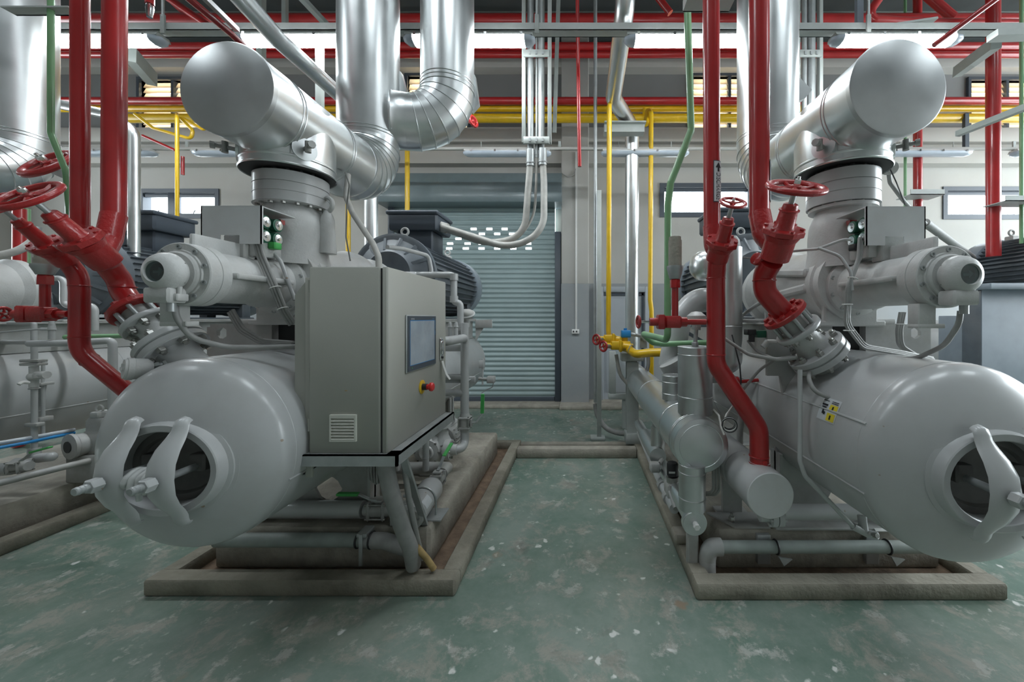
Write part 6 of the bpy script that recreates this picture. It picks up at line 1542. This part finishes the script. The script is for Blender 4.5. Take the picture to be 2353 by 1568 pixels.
part('stub', MB().cyl(W(119, 780, 2.8), W(119, 745, 2.8), .017, seg=10).cyl(W(119, 758, 2.8), W(119, 738, 2.8), .022, .012, seg=10).cyl(W(119, 757, 2.8), W(95, 757, 2.8), .012, seg=8), M['grey'], t)
pipe('oil_line', [W(-40, 743, 2.9), W(76, 743, 2.9), W(78, 745, 2.9), W(78, 840, 2.9)], .016, M['grey'], 'thin grey pipe bending down at the left picture edge above the risers', 'pipe', bend=.04, seg=12)
pipe('oil_line', [W(-40, 787, 2.9), W(68, 787, 2.9)], .018, M['grey'], 'short thin grey pipe at the left edge meeting the header', 'pipe', seg=12)
pipe('capillary_tube', [W(-20, 766, 2.85), W(60, 759, 2.85), W(95, 757, 2.82)], .007, M['grey'], 'thin tube at the left edge leading to the header stub', 'pipe', seg=8)
pipe('oil_line', [W(20, 640, 3.3), W(110, 640, 3.3), W(147, 640, 3.3), W(147, 700, 3.3), W(165, 705, 3.3), W(218, 702, 3.3), W(218, 760, 3.3)], .024, M['grey'], 'stepped grey vent pipe behind the red pipes at the left', 'pipe', bend=.05, seg=12)
t = thing('junction_box', W(215, 645, 3.6), 'pale grey box behind the red pipes at the left', 'box')
part('box', MB().box(W(207, 0, 3.6).x, W(226, 0, 3.6).x, 3.5, 3.7, zz_(674, 3.6), zz_(634, 3.6), .01), M['cabinet'], t)
t = thing('junction_box', W(125, 660, 3.7), 'grey metal casing behind the stepped vent pipe at the left', 'box')
part('box', MB().box(W(105, 0, 3.7).x, W(138, 0, 3.7).x, 3.65, 3.9, zz_(850, 3.7), zz_(650, 3.7), .01).box(W(100, 0, 3.6).x, W(134, 0, 3.6).x, 3.6, 3.66, zz_(666, 3.6), zz_(652, 3.6), .006), M['motor_hood'], t)
# oil pump of the left machine and blue hoses
t = thing('oil_pump', W(195, 1030, 3.0), 'cast grey oil pump with round cover between the left machine and the big left vessel', 'pump')
c = W(172, 1025, 3.0)
part('pump_body', MB().lathe(c, (-.25, -1, .0), [(-.12, .07), (-.10, .09), (0, .09), (.01, .10), (.03, .10), (.035, .07)], 20).box(c.x - .02, c.x + .20, c.y + .03, c.y + .2, c.z - .10, c.z + .10, .03).box(c.x + .0, c.x + .16, c.y + .05, c.y + .2, c.z + .06, c.z + .20, .02), M['grey_dusty'], t)
part('cover_recess', MB().lathe(c + V(-.01, -.036, 0), (-.25, -1, 0), [(0, .045), (.004, .045)], 16), M['dark'], t)
part('pump_cap', MB().box(c.x + .03, c.x + .11, c.y + .06, c.y + .16, c.z + .20, c.z + .25, .01).torus(c + V(.07, .1, .27), (0, 1, 0), .03, .007, 16, 6), M['grey_cast'], t)
part('pump_foot', MB().box(c.x - .08, c.x + .22, c.y, c.y + .22, .265, c.z - .08, .01), M['grey_dusty'], t)
pipe('blue_hose', [W(-60, 1040, 2.6), W(60, 1018, 2.8), W(170, 995, 3.1)], .012, M['blue'], 'blue thin hose lying along the leftmost plinth', 'hose', seg=8)
pipe('pale_hose', [W(-60, 1028, 2.62), W(60, 1008, 2.82), W(170, 988, 3.1)], .014, M['clearfix'], 'pale blue pipe lying just above the blue hose on the leftmost plinth', 'hose', seg=8)
pipe('plinth_rail', [W(-80, 1130, 2.5), W(250, 1048, 3.1)], .024, M['grey_dusty'], 'grey steel rail along the front edge of the leftmost plinth', 'rail', seg=8)
solo('round_cover', MB().lathe(W(262, 1018, 1.93), (-.85, -.5, 0), [(-.02, .142), (0, .142), (.004, .135)], 32).cyl(W(264, 1018, 1.93), V(-2.10, 1.97, .97), .05, seg=14), M['cover'], 'dark round cover plate behind the left side of the big left vessel', 'cover')
# ------------------------------------------------------------------ overhead: lamps, channels, headers, trusses
def lamp(cx, Y, z, lit, label, L=1.27, mat='lamp'):
    t = thing('tube_lamp', (cx, Y, z), label, 'lamp', 'lit ceiling tube lamps' if lit else 'unlit wall tube lamps')
    hw, h = .075, .10
    def sect(x, k=1.0, lo=True):
        pts = [(-hw, .0), (-hw * .96, -.026), (-hw * .7, -.045), (0, -.055), (hw * .7, -.045), (hw * .96, -.026), (hw, 0)]
        return [V(x, Y + a * k, z + b * k) for a, b in pts]
    e = .10
    m = MB().loft([sect(cx - L / 2 + e), sect(cx + L / 2 - e)])
    part('diffuser', m, M[mat] if lit else M['lampend'], t, 'glowing white diffuser' if lit else None, ang=60)
    for s in (-1, 1):
        part('end_cover', MB().loft([sect(cx + s * (L / 2 - e)), sect(cx + s * (L / 2 - e * .4), .9), sect(cx + s * L / 2, .45)]), M['lampend'], t, ang=60)
    part('housing', MB().prism([(cx - L / 2 + .02, Y - hw * .95, z), (cx - L / 2 + .02, Y - hw * .7, z + .035), (cx - L / 2 + .02, Y + hw * .7, z + .035), (cx - L / 2 + .02, Y + hw * .95, z)], (L - .04, 0, 0)), M['white'] if not lit else M['bracket'], t)
    for q in (-.4, -.13, .13, .4):
        part('clip', MB().box(cx + q * L - .012, cx + q * L + .012, Y - hw - .008, Y - hw + .004, z - .012, z + .018), M['chrome'], t)
    part('hanger', MB().cyl(V(cx - L * .3, Y, z + .03), V(cx - L * .3, Y, z + .16), .006, seg=6).cyl(V(cx + L * .3, Y, z + .03), V(cx + L * .3, Y, z + .16), .006, seg=6), M['bracket'], t)
Yl_ = 3.68; zl = zz_(91, Yl_)
for cx_, lb in ((230, 'lit tube lamp behind the red pipes at top left'), (695, 'lit tube lamp right of the left round end cap'), (1080, 'lit tube lamp behind the gored riser duct'),
                (1585, 'lit tube lamp crossing behind the green and lettered red pipe'), (2057, 'lit tube lamp behind the right round end cap')):
    lamp(W(cx_, 0, Yl_).x, Yl_, zl, True, lb)
Yu = 5.5; zu = zz_(351, Yu)
for x, lb in ((338, 'unlit lamp end peeping out right of the clad pipe at the left'), (545, 'unlit tube lamp left of the left flange stack'), (1166, 'unlit tube lamp under the cable ladder'), (1482, 'unlit tube lamp behind the clad riser'), (2130, 'unlit tube lamp right of the right flange stack'), (2425, 'unlit tube lamp cut by the right picture edge')):
    lamp(W(x, 0, Yu).x if x != 338 else W(258, 0, Yu).x, Yu, zu, False, lb)
t = thing('lamp_rail', (0, Yu, zz_(345, Yu)), 'thin pale rail carrying the unlit lamps along the back wall', 'rail')
part('rail', MB().box(-9.5, 9.5, Yu - .02, Yu + .02, zz_(345, Yu), zz_(339, Yu), .004), M['wall'], t)
for x in (430, 1286, 2330): part('hanger', MB().box(W(x, 0, Yu).x - .02, W(x, 0, Yu).x + .02, Yu - .01, Yu + .01, zz_(345, Yu), zz_(325, Yu)), M['bracket'], t)
# channel over the lit lamps
Yc = 3.7
t = thing('cable_tray', (0, Yc, zz_(82, Yc)), 'long pale grey channel running across above the lit lamps', 'tray')
part('channel', MB().box(-9, 9, Yc - .05, Yc - .042, zz_(77, Yc), zz_(61, Yc)).box(-9, 9, Yc - .05, Yc + .05, zz_(77, Yc), zz_(76, Yc)).box(-9, 9, Yc + .042, Yc + .05, zz_(77, Yc), zz_(61, Yc)), M['bracket'], t)
for x in (390, 1235, 1985):
    part('hanger_strap', MB().box(W(x, 0, Yc).x - .02, W(x, 0, Yc).x + .02, Yc - .07, Yc - .05, zz_(88, Yc), zz_(45, Yc), .002), M['bracket'], t)
    part('hanger_rod', MB().cyl(V(W(x, 0, Yc).x, Yc - .06, zz_(50, Yc)), V(W(x, 0, Yc).x, Yc - .06, 6.595), .012, seg=8), M['steel'], t)
# horizontal headers
def header(y, Y, r, mat, label, x0=-9.8, x1=9.8):
    z = zz_(y, Y)
    pipe(mat + '_header', [V(x0, Y, z), V(x1, Y, z)], r, M[mat], label, 'pipe', seg=18)
header(46, 5.6, .085, 'red', 'thick dark red header pipe, topmost of the crossing pipes')
header(108, 5.7, .062, 'red', 'red header pipe just below the level of the lit lamps')
header(126, 5.7, .045, 'red', 'thinner red header pipe under the one at lamp level')
header(232, 5.9, .055, 'red', 'red header pipe just above the yellow pair')
header(250, 6.05, .052, 'yellow', 'upper yellow header pipe of the pair')
header(272, 6.0, .068, 'yellow', 'lower yellow header pipe of the pair', -7.2, 9.8)
# red trusses and branches under the roof
m = MB()
for k, (a, b) in enumerate((((350, -30, 5.0), (480, 60, 5.0)), ((330, -60, 5.6), (440, 45, 5.6)), ((1470, -60, 5.2), (1540, 30, 5.2)))):
    pipe('red_brace', [W(*a), W(*b)], .045, M['red'], ['red diagonal pipe under the roof at the top left', 'second red diagonal pipe at the top left, behind the first', 'red diagonal pipe under the roof near the clad riser'][k], seg=14)
pipe('red_pipe', [W(2060, -60, 4.6), W(2000, 25, 4.6), W(2003, 45, 4.6), W(2120, 52, 4.7), W(2400, 55, 4.8)], .05, M['red'], 'red pipe bending down then running right, at the top right', seg=16, bend=.12)
pipe('red_pipe', [W(2300, -60, 5.3), W(2160, -20, 5.3), W(2118, -40, 5.3)], .05, M['red'], 'short red pipe at the very top right', seg=14, bend=.1)
pipe('red_brace', [W(2120, -20, 5.2), W(2190, 40, 5.2)], .06, M['red'], 'red diagonal pipe at the top right', seg=14)
pipe('red_pipe', [W(2146, 104, 2.4), W(2300, -10, 2.3), W(2370, -62, 2.25)], .016, M['red'], 'thin pale red pipe slanting up from the right round end cap', seg=12)
pipe('red_pipe', [W(1326, -60, 4.0), W(1329, 200, 4.0), W(1331, 340, 4.0), W(1332, 383, 4.0)], .019, M['red'], 'thin red drop pipe in front of the pale column', seg=12)
pipe('red_pipe', [W(344, -60, 2.3), W(344, 10, 2.3)], .022, M['red'], 'short red drop pipe at the top left with a metal tip', seg=12)
solo('pipe_tip', MB().lathe(W(344, 8, 2.3), (0, 0, -1), [(0, .016), (.03, .020), (.08, .014), (.085, .014), (.085, .009)], 14), M['chrome'], 'metal tip under the short red drop pipe at the top left', 'nozzle')
pipe('red_pipe', [W(328, 312, 5.0), W(402, 345, 5.0)], .018, M['red'], 'thin red pipe slanting left of the yellow vertical pipe', seg=10)
pipe('red_pipe', [W(420, 360, 5.2), W(420, 402, 5.2)], .020, M['red'], 'short red drop pipe right of the left yellow vertical pipe', seg=10)
# grey struts and braces
def strut(a, b, w, h, label, mat='purlin'):
    solo('steel_strut', MB().bar(W(*a), W(*b), w, h), M[mat], label, 'strut', 'grey steel struts under the roof')
strut((600, -50, 4.6), (600, 330, 4.6), .07, .07, 'upright grey strut left of the tall riser duct')
strut((655, -50, 4.6), (655, 75, 4.6), .05, .05, 'short upright grey strut at the top, right of the long clad pipe')
strut((735, 66, 3.78), (735, 250, 3.78), .06, .05, 'short upright strut right under a lit lamp')
strut((660, -40, 4.3), (800, 110, 4.9), .07, .05, 'diagonal grey strut behind the tall riser duct')
strut((300, 125, 4.2), (350, 182, 4.6), .09, .16, 'sloping grey beam end behind the red pipes at the left')
strut((2290, 98, 4.0), (2200, 165, 4.7), .09, .12, 'sloping grey beam at the right behind the thick red pipe')
strut((2200, 308, 4.4), (2360, 245, 3.8), .06, .06, 'sloping pale brace at the right edge above the motor')
strut((1974, -172, 4.8), (1974, 65, 4.8), .08, .05, 'dark upright strut left of the right round end cap', 'motor_hood')
strut((2219, 262, 5.93), (2219, 345, 5.93), .06, .05, 'short dark upright strut above the right window', 'slate')
strut((2045, 64, 3.74), (2145, 49, 3.74), .10, .02, 'tilted pale perforated angle above the right end cap', 'bracket')
strut((2280, 82, 3.5), (2400, 78, 3.5), .10, .06, 'pale channel end at the top right edge', 'bracket')
# roof purlins
for k, Y in enumerate((5.4, 6.2)):
    struct('trim_%d' % (7 + k), MB().box(-10.4, 10.4, Y, Y + .10, 6.38, 6.6), M['purlin'])
# cable ladder with conduits and flexible hoses
def ladder(x0, x1, xtop0, xtop1, Y, ybot, label, conduits):
    t = thing('cable_ladder', W((x0 + x1) / 2, ybot, Y), label, 'ladder', 'vertical cable ladders')
    zb, zt_ = zz_(ybot, Y), 6.59
    for x in (x0, x1):
        X = W(x, 0, Y).x
        part('rail', MB().box(X - .02, X + .02, Y - .03, Y + .03, zb, zt_, .003), M['bracket'], t)
    for y in (ybot - 4, 128, -40):
        part('rung', MB().box(W(x0, 0, Y).x, W(x1, 0, Y).x, Y - .045, Y - .025, zz_(y + 8, Y), zz_(y - 8, Y), .003), M['bracket'], t)
        for q in (.25, .5, .75):
            part('clamp', MB().box(W(x0 + (x1 - x0) * q - 2, 0, Y).x, W(x0 + (x1 - x0) * q + 2, 0, Y).x, Y - .055, Y - .045, zz_(y + 4, Y), zz_(y - 4, Y)), M['steel'], t)
    for x, r, yb_ in conduits:
        pipe('steel_conduit', [W(x, yb_, Y + .02), V(W(x, 0, Y + .02).x, Y + .02, 6.59)], r, M['steel'], label_for(x), 'conduit', seg=14)
LF = {1219: 'left thick conduit on the cable ladder by the shutter', 1244: 'right thick conduit on the cable ladder by the shutter', 1233: 'thin conduit in the middle of the cable ladder by the shutter', 1848: 'left conduit on the cable ladder behind the right riser', 1864: 'right conduit on the cable ladder behind the right riser'}
def label_for(x): return LF[x]
Yh = 4.1
ladder(1204, 1263, 0, 0, Yh, 330, 'pale cable ladder with conduits hanging in front of the shutter hood', [(1219, .036, 345), (1244, .036, 345), (1233, .012, 345)])
ladder(1832, 1884, 0, 0, 4.4, 320, 'pale cable ladder half hidden behind the right riser duct', [(1848, .03, 330), (1864, .045, 330)])
for x in (1219, 1249):
    pass
tb = W(1018, 518, 4.1)
def flexhose(pts, r, label):
    pts = fillet(pts, .6, 9)
    o = solo('flexible_conduit', MB().sweep(pts, r, 14), M['hose'], label, 'conduit', 'flexible conduits to the motor terminal box', ang=70)
    part('gland', MB().cyl(pts[0] + V(0, 0, .12), pts[0] - V(0, 0, .06), r * 1.25, seg=14).cyl(pts[0] + V(0, 0, -.02), pts[0] - V(0, 0, .03), r * 1.45, seg=8), M['steel'], o)
    return o
flexhose([W(1219, 370, 4.1), W(1215, 420, 4.1), W(1205, 545, 4.12), W(1120, 562, 4.12), W(1015, 522, 4.12)], .036, 'left pale flexible conduit curving from the ladder to the black terminal box')
flexhose([W(1247, 368, 4.1), W(1250, 420, 4.1), W(1250, 535, 4.05), W(1170, 572, 4.05), W(1090, 545, 4.05), W(1015, 522, 4.05)], .036, 'right pale flexible conduit curving from the ladder to the black terminal box')
flexhose([W(1233, 350, 4.1), W(1232, 420, 4.1), W(1228, 500, 4.16), W(1190, 550, 4.16), W(1120, 553, 4.16)], .014, 'thin pale flexible conduit between the two thick ones')
solo('cable_gland', MB().cyl(W(1010, 520, 4.09), W(1028, 526, 4.09), .055, seg=16), M['hose'], 'pale gland on the side of the black terminal box', 'gland')
t = thing('ladder_bracket', W(1278, 200, 4.3), 'pale upright flat bar beside the cable ladder by the shutter', 'bar')
part('bar', MB().bar(W(1285, -60, 4.25), W(1274, 305, 4.35), .045, .01, up=(0, 1, 0)), M['purlin'], t)
# left terminal hose for the motor at the left
flexhose([W(395, 560, 4.3), W(380, 566, 4.3), W(330, 556, 4.2), W(295, 553, 4.1)], .034, 'pale conduit leaving the black terminal box behind the left red pipes')
flexhose([W(80, 552, 3.4), W(40, 580, 3.3), W(-40, 592, 3.2), W(-90, 590, 3.2)], .03, 'grey flexible conduit behind the red handwheel at the left edge')
# column trunking and socket
t = thing('wall_socket', W(1322, 762, 6.74), 'white double wall socket at the foot of thin trunking on the column', 'socket')
Yk = 6.74
part('trunking', MB().box(W(1322, 0, Yk).x, W(1326, 0, Yk).x, Yk - .02, Yk + .005, zz_(757, Yk), zz_(350, Yk), .003), M['white'], t)
part('box', MB().box(W(1314, 0, Yk).x, W(1331, 0, Yk).x, Yk - .05, Yk + .005, zz_(767, Yk), zz_(757, Yk), .004), M['white'], t)
for x in (1318, 1325): part('outlet', MB().box(W(x - 1.5, 0, Yk).x, W(x + 1.5, 0, Yk).x, Yk - .054, Yk - .05, zz_(764, Yk), zz_(760, Yk)), M['dark'], t)
pipe('wall_cable', [W(1290, 398, 6.72), W(1305, 408, 6.72), W(1320, 400, 6.72), W(1323, 388, 6.72)], .006, M['cable'], 'thin loose cable looped on the column above the socket', 'cable', bend=.05, seg=6)
